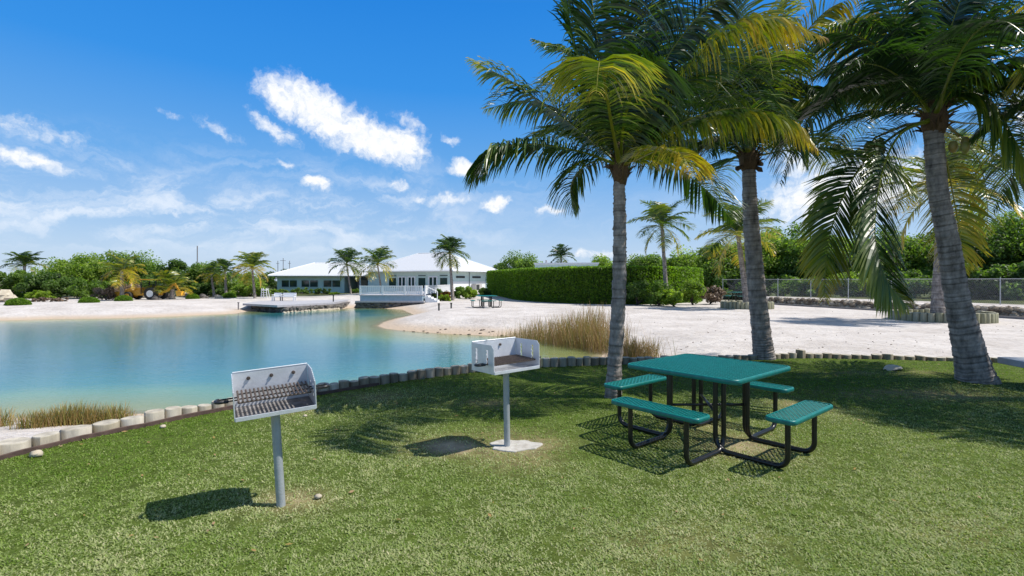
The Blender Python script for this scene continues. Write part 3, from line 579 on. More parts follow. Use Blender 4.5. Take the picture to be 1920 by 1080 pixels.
def tree(label, cat, base, h, w_, m, seed, trunk=.3, per=150, clumps=46, leaf=.13, depth=None, group=None, name='tree', flat=.8):
    r = np.random.default_rng(seed); rr_ = random.Random(seed); base = Vector(base); base.z = tz(base.x, base.y)-.05; depth = depth or w_
    root = empty(name, base, 0, label, cat, group); th_ = h*trunk
    tm = MB(); lean = rr_.uniform(-.1, .1)*h
    tm.tube([(0, 0, 0), (lean*.4, 0, th_*.6), (lean, 0, th_+.1*h)], [.035*h+.02, .026*h+.02, .02*h], 8)
    cen = []; rad = []
    for k in range(clumps):
        a = rr_.uniform(0, 6.28); e = rr_.uniform(-.9, 1.)
        rho = rr_.uniform(.55, .95)*(1 if rr_.random() < .8 else .5); ce = math.sqrt(max(0, 1-e*e*.9))
        vz = th_*.5+(h-th_*.5)*(.46+.5*e*rho*flat/.8); bump_ = 1+.22*math.sin(3*a+seed)+.12*math.sin(5*a+2*seed)
        x = math.cos(a)*ce*rho*w_/2*.86*bump_; y = math.sin(a)*ce*rho*depth/2*.86*bump_
        cen.append((x+lean, y, min(vz, h*.97))); rad.append(rr_.uniform(.11, .22)*min(w_, h*1.3))
    for k in range(0, clumps, max(1, clumps//9)):
        c_ = Vector(cen[k]); s_ = Vector((lean*.8, 0, th_*rr_.uniform(.6, 1))); tm.tube([s_, (s_+c_)/2+Vector((0, 0, .08*h)), c_], [.014*h+.01, .01*h+.006, .004*h], 5)
    tm.obj('trunk', m_bark, root, smooth=True)
    V, Fc, t = leaves(cen, rad, per, leaf, r)
    V[:, 2] = np.maximum(V[:, 2], .02)
    npmesh('crown', V, Fc, m, root, attr=t)
    return root
def treepx(label, px, top, hw, d, m, seed, base_y=None, **kw):
    b = P(px, 0, d); h = H0+(YH-top)/F*d-tz(b.x, b.y); tree(label, kw.pop('cat', 'tree'), (b.x, b.y, 0), h, 2*hw/F*d, m_lf[m], seed, **kw)
sh = dict(trunk=.06, name='shrub', cat='shrub')
GL = 'trees and scrub along the far shore'; GR = 'trees beyond the chain link fence'
treepx('bushy bright green tree on the far shore right of the far left palm', 148, 476, 62, 52, 1, 31, per=230, clumps=60, trunk=.15, group=GL)
treepx('tallest round tree of the far shore, above the backhoe', 236, 464, 74, 56, 0, 32, per=240, clumps=70, trunk=.15, group=GL)
treepx('narrow dark leafy tree right of the tallest far shore tree', 322, 479, 32, 54, 2, 33, per=200, clumps=45, trunk=.15, group=GL)
treepx('loose mid green tree behind the thin tall pole', 376, 488, 52, 57, 0, 34, per=240, clumps=45, trunk=.15, group=GL)
treepx('low green tree behind the small palms of the far shore', 440, 506, 60, 60, 1, 35, per=240, clumps=45, trunk=.1, group=GL)
treepx('dark thicket left of the long low building', 520, 506, 48, 80, 2, 36, per=170, clumps=45, trunk=.1, depth=5, group=GL)
treepx('wide green scrub mound at the far left behind the beach', 20, 505, 95, 47, 0, 37, per=260, clumps=60, group=GL, **sh)
treepx('rounded dark shrub in front of the bushy bright far shore tree', 95, 510, 55, 47, 2, 38, per=240, clumps=45, group=GL, **sh)
treepx('mid green shrub in front of the tallest far shore tree', 175, 516, 48, 46, 0, 39, per=190, clumps=40, group=GL, **sh)
treepx('dense shrub right behind the backhoe canopy', 280, 515, 48, 49, 2, 40, per=190, clumps=45, group=GL, **sh)
treepx('lime green flat shrub near the left end of the far beach', 80, 543, 24, 42, 5, 41, per=120, clumps=26, leaf=.09, group=GL, **sh)
treepx('reddish brown dry bush left of the backhoe', 198, 533, 22, 42.5, 3, 42, per=90, clumps=30, leaf=.07, group=GL, **sh)
treepx('greyish brown dry bush hanging behind the palm next to the backhoe', 243, 530, 24, 46, 3, 43, per=90, clumps=26, leaf=.07, group=GL, **sh)
treepx('low brown bush at the beach edge under the lime shrub', 72, 556, 24, 39, 3, 44, per=80, clumps=20, leaf=.06, group=GL, **sh)
treepx('low brown bush between the first two clipped bushes', 112, 555, 18, 39.5, 3, 45, per=80, clumps=18, leaf=.06, group=GL, **sh)
treepx('green shrub under the small far shore palms', 385, 528, 45, 51, 2, 46, per=170, clumps=40, group=GL, **sh)
treepx('yellow green shrub below the yellow palm of the far shore', 470, 528, 40, 51, 1, 47, per=170, clumps=40, group=GL, **sh)
treepx('distant tree crown showing between the two roofs', 752, 482, 24, 90, 0, 48, per=150, clumps=30, depth=4)
treepx('dark green tree right behind the larger building', 985, 474, 45, 66, 0, 49, per=220, clumps=60, trunk=.15)
treepx('small tree left of the flat white roof', 938, 487, 22, 68, 2, 50, per=140, clumps=30, trunk=.2)
for i, (px, top, hw, d, m, lb) in enumerate([(1150, 482, 70, 62, 1, 'pale green tree behind the hedge, right of the flat white roof'), (1215, 474, 55, 58, 0, 'green tree behind the hedge and the slim palm'),
        (1285, 470, 62, 52, 1, 'broad tree behind the right end of the hedge'), (1350, 448, 60, 50, 0, 'green tree behind the palm of the farther log ring'),
        (1430, 428, 70, 50, 1, 'large tree beyond the fence behind the middle tall palm'), (1515, 420, 65, 47, 0, 'large tree beyond the fence left of the hanging fronds'),
        (1610, 440, 62, 45, 1, 'bright tree beyond the fence behind the hanging fronds'), (1700, 430, 70, 42, 0, 'tree beyond the fence left of the leaning palm'),
        (1800, 405, 80, 41, 2, 'dark tree beyond the fence right of the leaning palm'), (1900, 385, 90, 40, 0, 'tall dense tree beyond the fence at the right edge'), (2010, 380, 90, 38, 0, 'tree beyond the fence just outside the right edge')]):
    treepx(lb, px, top, hw, d, m, 60+i, per=300, clumps=80, trunk=.12, leaf=.14, group=GR if px > 1400 else None)
for i, (px, top, hw, d, m, lb) in enumerate([(1400, 505, 60, 47, 2, 'dark undergrowth shrub behind the left end of the fence'), (1500, 512, 60, 43.5, 0, 'green undergrowth shrub behind the fence, left of the hanging fronds'),
        (1590, 508, 55, 41, 1, 'light undergrowth shrub behind the fence beneath the hanging fronds'), (1690, 505, 60, 38, 2, 'undergrowth shrub behind the fence and the nearer log ring palm'), (1800, 495, 65, 35.5, 2, 'dark undergrowth shrub behind the fence and the leaning palm'), (1910, 490, 70, 33.5, 2, 'dark undergrowth shrub behind the fence at the right edge')]):
    treepx(lb, px, top, hw, d, m, 80+i, per=220, clumps=50, group='undergrowth beyond the fence', **sh)
GB = 'shrubs planted round the buildings'
for i, (px, top, hw, d, m, lb) in enumerate([(527, 541, 26, 62, 1, 'leafy green shrub under the left windows of the low building'), (567, 539, 28, 61, 0, 'wide leafy shrub under the middle windows of the low building'), (607, 540, 22, 60, 2, 'dark shrub under the right windows of the low building'), (628, 547, 12, 58, 5, 'small yellow green shrub right of the dark one by the low building'),
        (665, 540, 16, 57, 0, 'green shrub left of the white railing'), (818, 541, 17, 46, 2, 'dark round shrub at the right end of the white railing'), (836, 545, 12, 45, 6, 'reddish croton shrub at the foot of the tall slender palm'), (862, 537, 13, 47, 0, 'green shrub right of the tall slender palm'), (881, 538, 13, 46, 5, 'lime green round shrub near the side wall of the larger building'),
        (909, 538, 12, 50, 2, 'small dark round shrub beside the left end of the hedge'), (832, 552, 18, 43, 5, 'low yellow green ground shrub before the dark round one'),
        (1192, 520, 28, 35.5, 2, 'glossy dark shrub against the hedge, left of the slim palm'), (1235, 525, 30, 34.5, 0, 'leafy green shrub at the foot of the slim palm'), (1266, 540, 22, 33.5, 5, 'yellowish low shrub right of the slim palm'), (1300, 522, 26, 36, 1, 'bright green shrub at the right end of the hedge'), (1330, 535, 22, 37, 3, 'dry grey brown shrub beyond the right end of the hedge')]):
    treepx(lb, px, top, hw, d, m, 100+i, per=110, clumps=30, leaf=.09, group=GB, **sh)
# clipped bushes
for i, (px, base_y, wpx, hpx, lb) in enumerate([(34, 572, 40, 13, 'leftmost and widest'), (167, 568, 34, 11, 'second from the left'), (232, 565, 29, 11, 'just before the backhoe'), (361, 561, 23, 10, 'by the stubby palm'), (429, 559, 26, 10, 'rightmost, before the pale boulders')]):
    c = G(px, base_y, .0); r = np.random.default_rng(300+i); d = c.y; wv_, hv = wpx/F*d, hpx/F*d; z0 = tz(c.x, c.y)
    root = empty('clipped_bush', (c.x, c.y, z0-.02), 0, 'low clipped green mound bush on the far beach, '+lb, 'bush', 'clipped bushes along the far beach')
    n = 2600; a = r.uniform(0, 6.28, n); e = r.random(n); st = np.sqrt(1-e**2.4)
    p = np.stack([np.cos(a)*st*wv_/2, np.sin(a)*st*wv_/2*.8, e*hv], -1)*r.uniform(.9, 1.03, (n, 1)); V, Fc, t = leaves(p, np.full(n, .03), 1, .045, r)
    V[:, 2] = np.maximum(V[:, 2], .01)
    npmesh('foliage', V, Fc, m_lf[4], root, attr=t)
    mb = MB(); mb.tube([(0, 0, 0), (0, 0, hv*.5), (0, 0, hv*.8)], [wv_*.44*.85, wv_*.4*.8, wv_*.2], 12); mb.obj('core', m_lf[2], root, smooth=True)

# hedge
def hedge():
    path = catmull([(-1.9, 54, 0), (.2, 47.5, 0), (2.2, 42.2, 0), (5.5, 38.3, 0), (9, 37.2, 0), (12.5, 39.5, 0), (15.2, 42.5, 0)], 60)
    r = np.random.default_rng(500); root = empty('hedge', (5, 40, 0), 0, 'long clipped green hedge screening the flat white building', 'hedge'); off = np.array([5, 40, 0.])
    T = np.gradient(path, axis=0); T /= np.linalg.norm(T, axis=1)[:, None]; Nn = np.stack([-T[:, 1], T[:, 0], T[:, 2]*0], -1)
    n = 60000; s = r.random(n)*58.9; i = s.astype(int); f = (s-i)[:, None]; c = path[i]*(1-f)+path[i+1]*f; nn = Nn[i]
    z0 = np.array([tz(*q[:2]) for q in path])[i]; top = 2.62
    u = r.random(n); side = np.where(u < .5, -.8, np.where(u < .62, .8, r.uniform(-.8, .8, n))); zz = np.where(u < .62, r.random(n), 1.)
    wob = .07*vnoise(s*1.1, zz*3, 1.6, 8)+r.normal(0, .035, n)
    side = side+np.sign(side)*wob*(u < .62); zv = z0+(top-z0)*zz+np.where(u >= .62, wob*.9, 0)
    p = c+nn*side[:, None]; p[:, 2] = zv; V, Fc, t = leaves(p-off, np.full(n, .05), 1, .085, r)
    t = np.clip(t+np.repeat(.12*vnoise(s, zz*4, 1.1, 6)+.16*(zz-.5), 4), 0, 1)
    npmesh('foliage', V, Fc, m_lf[4], root, attr=t)
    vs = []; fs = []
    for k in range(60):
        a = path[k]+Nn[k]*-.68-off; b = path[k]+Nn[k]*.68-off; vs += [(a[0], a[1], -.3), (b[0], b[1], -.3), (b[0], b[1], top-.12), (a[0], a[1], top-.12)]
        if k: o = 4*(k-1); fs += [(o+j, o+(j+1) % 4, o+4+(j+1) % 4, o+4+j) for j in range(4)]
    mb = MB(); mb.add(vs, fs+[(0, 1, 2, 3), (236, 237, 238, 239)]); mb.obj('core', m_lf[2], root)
hedge()

# ---------------------------------------------------------------- buildings
m_mint = mat('mint_wall', (.55, .68, .64), .8, var=.05, scale=3)
m_white = mat('white_paint', (.80, .81, .81), .55, var=.04, scale=6)
m_roof = mat('roof_shingle', (.60, .61, .64), .7, var=.09, scale=9, sc3=(1, 1, 5))
m_glass = mat('window_glass', (.02, .045, .05), .06, spec=.8, metal=.0)
m_skirt = mat('blue_grey_skirt', (.30, .40, .47), .7, var=.08, scale=4)
m_dark = mat('dark_opening', (.03, .035, .035), .8)
m_conc = mat('concrete', (.50, .48, .46), .9, var=.15, scale=7, bump=.4)
m_grey = mat('deck_board', (.42, .41, .43), .8, var=.12, scale=6)
def bld(root, x0, x1, y0, y1, z0, z1, m, rz, ridge_in, over=.6, name='wall'):
    mb = MB(); mb.span((x0, y0, z0), (x1, y1, z1)); mb.obj(name, m, root)
def hip(root, x0, x1, y0, y1, ze, zr, inset):
    mb = MB(); t = .16; ym = (y0+y1)/2
    vs = [(x0, y0, ze), (x1, y0, ze), (x1, y1, ze), (x0, y1, ze), (x0, y0, ze+t), (x1, y0, ze+t), (x1, y1, ze+t), (x0, y1, ze+t), (x0+inset, ym, zr), (x1-inset, ym, zr)]
    mb.add(vs, [(3, 2, 1, 0), (0, 1, 5, 4), (1, 2, 6, 5), (2, 3, 7, 6), (3, 0, 4, 7), (4, 5, 9, 8), (5, 6, 9), (6, 7, 8, 9), (7, 4, 8)])
    o = mb.obj('roof', m_roof, root); cp = MB(); A_ = vs[8]; B_ = vs[9]
    for a_, b_ in ((vs[4], A_), (vs[7], A_), (vs[5], B_), (vs[6], B_), (A_, B_)): cp.tube([a_, b_], .07, 6)
    cp.obj('ridge_cap', m_white, o); gt = MB(); gt.tube([(x0, y0-.05, ze+.06), (x1, y0-.05, ze+.06)], .08, 6); gt.tube([(x1+.05, y0, ze+.06), (x1+.05, y1, ze+.06)], .08, 6); gt.obj('gutter', m_white, o)
    return o
def window(root, x0, x1, y, z0, z1, nm='window', mull=1, fm=None, ax='x', fr=.07):
    f = MB(); pm = MB(); y = y-.03
    def sp(mb, a0, b0, a1, b1, t0, t1):
        if ax == 'x': mb.span((a0, t0, b0), (a1, t1, b1))
        else: mb.span((-t0, a0, b0), (-t1, a1, b1))
    sp(f, x0, z0, x1, z0+fr, y-.05, y+.05); sp(f, x0, z1-fr, x1, z1, y-.05, y+.05); sp(f, x0, z0+fr, x0+fr, z1-fr, y-.05, y+.05); sp(f, x1-fr, z0+fr, x1, z1-fr, y-.05, y+.05)
    for k in range(1, mull+1):
        xm = x0+(x1-x0)*k/(mull+1); sp(f, xm-fr*.6, z0+fr, xm+fr*.6, z1-fr, y-.045, y+.05)
    w_ = f.obj(nm, fm or m_white, root); sp(pm, x0+fr*.5, z0+fr*.5, x1-fr*.5, z1-fr*.5, y-.01, y+.02); pm.obj('pane', m_glass, w_)
    return w_
def main_house():
    root = empty('building', (-7, 58, .2), R(-30), 'larger mint green building with glass doors behind the white railing', 'building')
    w_ = MB(); w_.span((-13.1, 0, -.3), (0, 9.2, 2.5)); w_.obj('wall', m_mint, root)
    hip(root, -13.9, .8, -.8, 10., 2.5, 5.0, 5.2)
    def T(p): k = (p-960)/F; return -((-7-58*k)/(.866+.5*k))
    for (a, b, nm, z0, z1, mu) in [(729, 744.5, 'window', .45, 1.85, 0), (747, 761.5, 'door', .02, 1.95, 1), (765, 779, 'door', .02, 1.95, 1), (784, 799.5, 'window', .45, 1.85, 0), (804, 820.5, 'door', .02, 1.95, 1), (824.5, 840.6, 'window', .3, 1.85, 0)]:
        window(root, T(a), T(b), 0, z0, z1, nm, mu, m_white if nm == 'door' else m_mint, fr=.13 if nm == 'door' else .08)
        if nm == 'window': window(root, T(a), T(b), 0, 1.93, 2.12, 'transom', 0, m_mint, fr=.04)
    for (a, b) in ((1.0, 2.7), (4.3, 6.1)):
        v = MB(); v.span((.02, a, 1.75), (.05, b, 1.98)); v.obj('vent_strip', m_dark, root)
    p = MB(); p.tube([(.09, 3.6, -.1), (.09, 3.6, 2.5)], .045, 8); p.obj('downpipe', mat('pipe', (.16, .19, .2), .5), root)
    dr = MB(); dr.span((0.01, 7.2, 0), (.06, 8.2, 1.7)); dr.obj('side_door', m_skirt, root)
    wp = MB(); wp.span((0.0, -.02, -.3), (.03, 9.2, 1.35)); wp.obj('sunlit_lower_wall', m_white, root)  # white sheet: sunlight on the wall below the eave shadow, put into colour
    fa = MB(); fa.span((.12, 4.0, .2), (.75, 5.3, 1.05)); a_ = fa.obj('air_conditioner', m_conc, root); gb = MB(); gb.span((.752, 4.1, .3), (.77, 4.75, .95)); gb.obj('fan_grille', m_dark, a_)
    vp = MB(); vp.tube([(-7.5, 6.2, 4.55), (-7.5, 6.2, 5.3)], .09, 8); vp.tube([(-7.5, 6.2, 5.3), (-7.5, 6.2, 5.4)], .2, 8); vp.obj('roof_vent', m_grey, root)
main_house()
def low_house():
    root = empty('building', (-30.6, 66, 0), R(1.5), 'long low mint green building with three pairs of windows across the lake', 'building')
    w_ = MB(); w_.span((0, 0, -.4), (8.7, 8, 2.2)); w_.obj('wall', m_mint, root)
    hip(root, -.8, 14.2, -.8, 8.8, 2.2, 4.1, 4.2)
    for (a, b) in ((.55, 2.65), (3.1, 5.35), (5.95, 8.25)): window(root, a, b, 0, .75, 1.75, 'window', 1, m_mint)
    for x in (10.8, 13.3):
        c_ = MB(); c_.tube([(x, -.2, -.3), (x, -.2, 2.2)], .1, 8); c_.obj('porch_column', m_white, root)
    b_ = MB(); b_.span((8.7, 5.5, -.3), (13.6, 5.8, 2.2)); b_.obj('porch_back_wall', m_skirt, root)
    s_ = MB(); s_.span((8.9, 5.42, .1), (10.2, 5.48, 1.7)); s_.obj('white_panel', m_white, root)
low_house()
root = empty('building', (3.6, 60, 0), R(-8), 'flat roofed white building showing just above the hedge', 'building')
mb = MB(); mb.span((-.9, 0, -.2), (6.5, 6, 3.55)); mb.obj('wall', m_mint, root)
mb = MB(); mb.span((-1.0, -.1, 3.55), (6.6, 6.1, 3.75)); mb.obj('roof', m_white, root)
mb = MB(); mb.tube([(.4, 1, 3.75), (.4, 1, 4.1)], .12, 8); mb.obj('roof_vent', m_grey, root)

# terrace by the lake
m_drock = mat('dark_rock', (.07, .065, .07), .9, col2=(.24, .21, .18), scale=4, bump=.8, bscale=12)
m_prock = mat('pale_rock', (.40, .34, .25), .9, col2=(.60, .53, .42), scale=4, bump=.8, bscale=10)
def rock(c, s, r, mb, t=0.):
    n1, n2 = 7, 5; ph = r.uniform(0, 6.28, 6); vs = []
    for j in range(n2+1):
        b_ = -math.pi/2+math.pi*j/n2
        for i in range(n1):
            a_ = 2*math.pi*i/n1+(.4*j); q_ = 1+.16*math.sin(3*a_+ph[0])*math.cos(2*b_+ph[1])+.1*math.sin(5*a_+ph[2]+b_*3)
            vs.append((c[0]+s[0]*math.cos(b_)*math.cos(a_)*q_, c[1]+s[1]*math.cos(b_)*math.sin(a_)*q_, c[2]+s[2]*math.sin(b_)*q_))
    mb.add(vs, [(j*n1+i, j*n1+(i+1) % n1, (j+1)*n1+(i+1) % n1, (j+1)*n1+i) for j in range(n2) for i in range(n1)], t)
r = np.random.default_rng(3)
root = empty('terrace', (-12.3, 41, 0), 0, 'terrace deck with blue grey skirt on a dark stone wall beside the water', 'terrace')
mb = MB(); mb.span((0, 0, .0), (5.05, 14, .42)); mb.obj('skirt', m_skirt, root)
mb = MB(); mb.span((-.05, -.05, .42), (5.1, 14, .48)); mb.obj('deck_floor', m_grey, root)
mb = MB(); mb.span((-.35, -.18, -.12), (5.2, .3, -.0)); mb.obj('ledge', m_grey, root)
mb = MB(); mb.span((-.3, 0, -1.2), (5.2, 2, -.12))
for i in range(150): rock((r.uniform(-.3, 5.3), -.04, r.uniform(-.75, -.16)), (r.uniform(.1, .22), .12, r.uniform(.06, .13)), r, mb)
mb.obj('stone_wall', m_drock, root)
def railing(label, a, b, z, h, loc):
    a = Vector(a); b = Vector(b); root = empty('railing', (a.x, a.y, z), math.atan2((b-a).y, (b-a).x), label, 'railing', 'white railings of the terrace'); Ln = (b-a).length
    for k in range(int(Ln/1.8)+2):
        x = min(k*1.8, Ln); p = MB(); p.box((x, 0, h/2+.02), (.11, .11, h+.04)); p.obj('post', m_white, root)
    p = MB(); p.box((Ln/2, 0, h), (Ln, .1, .06)); p.box((Ln/2, 0, .1), (Ln, .06, .06)); p.obj('rail', m_white, root)
    p = MB(); n = int(Ln/.15)
    for k in range(n): p.box((k*.15+.08, 0, h/2+.03), (.115, .03, h-.1))
    p.obj('pickets', m_white, root)
railing('long white picket railing along the lake side of the terrace', (-12.3, 41.06), (-7.3, 41.06), .48, .72, 0)
railing('white picket railing running back from the terrace stairs to the building', (-7.2, 42), (-6.3, 51.5), .48, .72, 0)
root = empty('stairs', (-7.1, 41.4, 0), 0, 'white steps at the right end of the terrace down to the sand', 'stairs')
for k in range(4):
    mb = MB(); mb.span((.0+.25*k, 0, -.15), (.25+.25*k, 1.3, .40-.12*k)); mb.obj('step', m_white, root)
mb = MB(); mb.tube([(0, -.02, 1.2), (1.0, -.02, .75)], .035, 6); mb.tube([(1.0, -.02, .75), (1.0, -.02, -.1)], .04, 6); mb.tube([(.02, -.02, 1.2), (.02, -.02, .3)], .04, 6); mb.obj('handrail', m_white, root)

# dock
def dock():
    pl = [G(455, 570, -.1), G(520, 573.5, -.1), G(625, 568, -.1), G(664, 561, -.1), G(676, 560, -.1), G(694, 557, -.1), G(690, 555, -.1), G(600, 560, -.1), G(520, 560, -.1)]
    c0 = pl[0]; root = empty('dock', (c0.x, c0.y, 0), 0, 'flat grey lakeside dock platform on a dark stone base', 'dock')
    P2 = [(p.x-c0.x, p.y-c0.y) for p in pl]
    mb = MB(); mb.prism(P2, -.2, -.06); mb.obj('deck_floor', m_grey, root)
    b_ = MB(); q2 = [(p[0]*.96+.6, p[1]+.35) for p in P2]; b_.prism(q2, -1.0, -.2)
    r = np.random.default_rng(12)
    for k in range(3):
        a = Vector(q2[k]); c = Vector(q2[k+1])
        for j in range(int((c-a).length*12)):
            p = a+(c-a)*r.random(); rock((p.x, p.y-.05, r.uniform(-.6, -.26)), (r.uniform(.1, .2), .13, r.uniform(.05, .12)), r, b_)
    b_.obj('stone_base', m_drock, root)
    for i in range(34):
        s = i/33; p = Vector(q2[1])*(1-s)+Vector(q2[2])*s
        if i % 2 == 0 or s > .5:
            mb = MB(); rock((0, 0, 0), (r.uniform(.1, .2), .14, r.uniform(.07, .12)), r, mb); o = mb.obj('shore_rock', m_prock); o.location = (c0.x+p.x, c0.y+p.y-.25, -.58)
            tag(o, 'pale yellowish stone at the waterline in front of the dock base', 'rock', 'pale stones at the foot of the dock')
dock()
m_plw = mat('white_plastic', (.8, .8, .8), .4)
for i, (px, py, w_, lb) in enumerate([(520, 564, 1.5, 'left white slatted seat box on the dock'), (540, 564, 2.4, 'right and longer white slatted seat box on the dock')]):
    c = G(px, py, -.06); root = empty('lounge_seat', (c.x, c.y, -.06), 0, lb, 'seat', 'white seats on the dock')
    mb = MB(); mb.box((0, 0, .36), (w_*.5, .5, .06)); mb.obj('seat', m_plw, root)
    mb = MB(); mb.box((0, .25, .52), (w_*.5, .05, .3)); mb.obj('backrest', m_plw, root)
    for sx_ in (-1, 1):
        mb = MB(); mb.box((sx_*w_*.23, -.18, .165), (.07, .07, .33)); mb.box((sx_*w_*.23, .18, .165), (.07, .07, .33)); mb.box((sx_*w_*.23, 0, .5), (.07, .5, .04)); mb.obj('leg', m_plw, root)
c = G(495, 560, 0); root = empty('ladder_chair', (c.x, c.y, 0), 0, 'tall white ladder shaped lifeguard chair on the far shore', 'chair')
mb = MB(); mb.tube([(-.28, 0, 0), (-.2, 0, .95)], .035, 6); mb.tube([(.28, 0, 0), (.2, 0, .95)], .035, 6); mb.tube([(-.28, .5, 0), (-.2, .3, .95)], .035, 6); mb.tube([(.28, .5, 0), (.2, .3, .95)], .035, 6); mb.obj('frame', m_plw, root)
for k in range(4): mb = MB(); mb.box((0, 0, .15+.2*k), (.5, .05, .05)); mb.obj('rung', m_plw, root)
mb = MB(); mb.box((0, .15, .8), (.5, .4, .05)); mb.obj('seat', m_plw, root)
# boulders
for i, (px, py, s, lb, mm) in enumerate([(138, 556, .45, 'rounded tan boulder between far shore bushes', m_prock), (2, 567, .9, 'white boulder heap cut by the left edge of the far beach', m_prock), (342, 557, .55, 'whitish block behind the stubby far shore palm', m_prock), (452, 556, .75, 'wide pale boulder left of the yellow palm', m_prock), (466, 555, .6, 'pale boulder touching the trunk of the yellow palm', m_prock), (408, 560, .35, 'small white stone by the small leaning palm', m_prock), (380, 560, .4, 'dark stone between the clipped bushes', m_drock), (315, 560, .45, 'dark rock below the stubby palm', m_drock), (291, 563, .35, 'round dark stone at the beach edge', m_drock)]):
    c = G(px, py, 0); mb = MB(); r = np.random.default_rng(i+40)
    rock((0, 0, s*.5), (s*.9, s*.6, s*.62), r, mb); rock((s*.7, .1, s*.3), (s*.5, s*.5, s*.4), r, mb); o = mb.obj('boulder', mm); o.location = (c.x, c.y, tz(c.x, c.y)-.05); tag(o, lb, 'boulder')
# utility poles
m_pole = mat('pole', (.22, .2, .2), .8)
for i, (px, t_, b_, d, lb) in enumerate([(370, 461, 520, 75, 'thin tall grey pole behind the far shore trees'), (521, 489, 512, 120, 'short power pole left of the twin arms'), (531, 484, 512, 120, 'power pole with cross arms above the low roof'), (543, 489, 512, 120, 'power pole nearest the low roof')]):
    a = P(px, t_, d); z0 = 0; root = empty('utility_pole', (a.x, a.y, z0), 0, lb, 'pole')
    mb = MB(); mb.tube([(0, 0, 0), (0, 0, a.z)], .07 if i else .07, 8); mb.obj('shaft', m_pole, root)
    if i: mb = MB(); mb.box((0, -.1, a.z-.6), (1.3 if i == 2 else .7, .08, .08)); mb.obj('cross_arm', m_pole, root)
for i, (px, py, h, lb) in enumerate([(823, 580, .38, 'dark short post on the sand spit before the palm'), (846, 577, .3, 'thin short post with a dark foot on the sand'), (447, 570, .5, 'short grey post at the left end of the dock'), (625, 566, .5, 'small lamp post on the dock')]):
    c = G(px, py, -.08); z = tz(c.x, c.y) if i < 3 else -.06; mb = MB(); mb.tube([(0, 0, -.1), (0, 0, h)], .05, 8); mb.tube([(0, 0, h), (0, 0, h+.06)], .075, 8); o = mb.obj('post', m_dark if i != 2 else m_pole); o.location = (c.x, c.y, z); tag(o, lb, 'post')

# backhoe
def backhoe():
    c = G(262, 563, 0); root = empty('backhoe', (c.x, c.y+1.2, tz(c.x, c.y+1.2)), R(0), 'yellow backhoe with a canopy parked among the trees on the far shore', 'backhoe')
    my = mat('yellow_paint', (.70, .36, .03), .45, var=.15, scale=4); mt = mat('tyre', (.03, .03, .03), .8)
    mb = MB(); mb.prism([(-1.9, .35), (-1.9, .85), (-1.4, 1.02), (-.5, 1.05), (-.45, .6), (.9, .55), (.9, .35)], -.35, .35, M=Matrix.Rotation(R(90), 4, 'X')); mb.obj('body', my, root, bevel=.03)
    mb = MB(); mb.box((.25, 0, 1.72), (1.55, 1.2, .08)); mb.obj('canopy', my, root)
    for x in (-.4, .85):
        for y in (-.5, .5): p = MB(); p.tube([(x, y, .5), (x, y, 1.7)], .04, 6); p.obj('canopy_post', m_dark, root)
    mb = MB(); mb.box((.2, 0, .8), (.5, .5, .15)); mb.box((.42, 0, 1.05), (.1, .5, .5)); mb.obj('seat', m_dark, root)
    def wheel(x, y, rr_):
        w_ = MB(); w_.tube([(0, -.18, 0), (0, -.16, 0), (0, .16, 0), (0, .18, 0)], [rr_*.85, rr_, rr_, rr_*.85], 20)
        o = w_.obj('wheel', mt, root, smooth=False); o.location = (x, y, rr_); k = MB(); k.tube([(0, -.2, 0), (0, .2, 0)], rr_*.55, 14); k.obj('rim', m_plw if rr_ > .4 else my, o)
    wheel(.55, -.62, .52); wheel(.55, .62, .52); wheel(-1.45, -.55, .34); wheel(-1.45, .55, .34)
    mb = MB(); mb.tube([(1.0, 0, .6), (1.5, 0, .75), (2.1, 0, 1.45)], [.12, .13, .1], 4); mb.obj('boom', my, root); mb = MB(); mb.tube([(2.1, 0, 1.4), (2.55, 0, .7)], [.1, .08], 4); mb.obj('stick', my, root)
    mb = MB(); mb.prism([(2.35, .75), (2.8, .7), (2.85, .35), (2.45, .3)], -.25, .25, M=Matrix.Rotation(R(90), 4, 'X')); mb.obj('rear_bucket', my, root)
    mb = MB(); mb.prism([(-2.5, .1), (-2.0, .15), (-2.1, .7), (-2.45, .65)], -.75, .75, M=Matrix.Rotation(R(90), 4, 'X')); mb.obj('front_bucket', my, root)
    mb = MB(); mb.tube([(-.9, -.45, .9), (-1.7, -.45, .75), (-2.15, -.45, .4)], .07, 4); mb.tube([(-.9, .45, .9), (-1.7, .45, .75), (-2.15, .45, .4)], .07, 4); mb.obj('loader_arm', my, root)
backhoe()

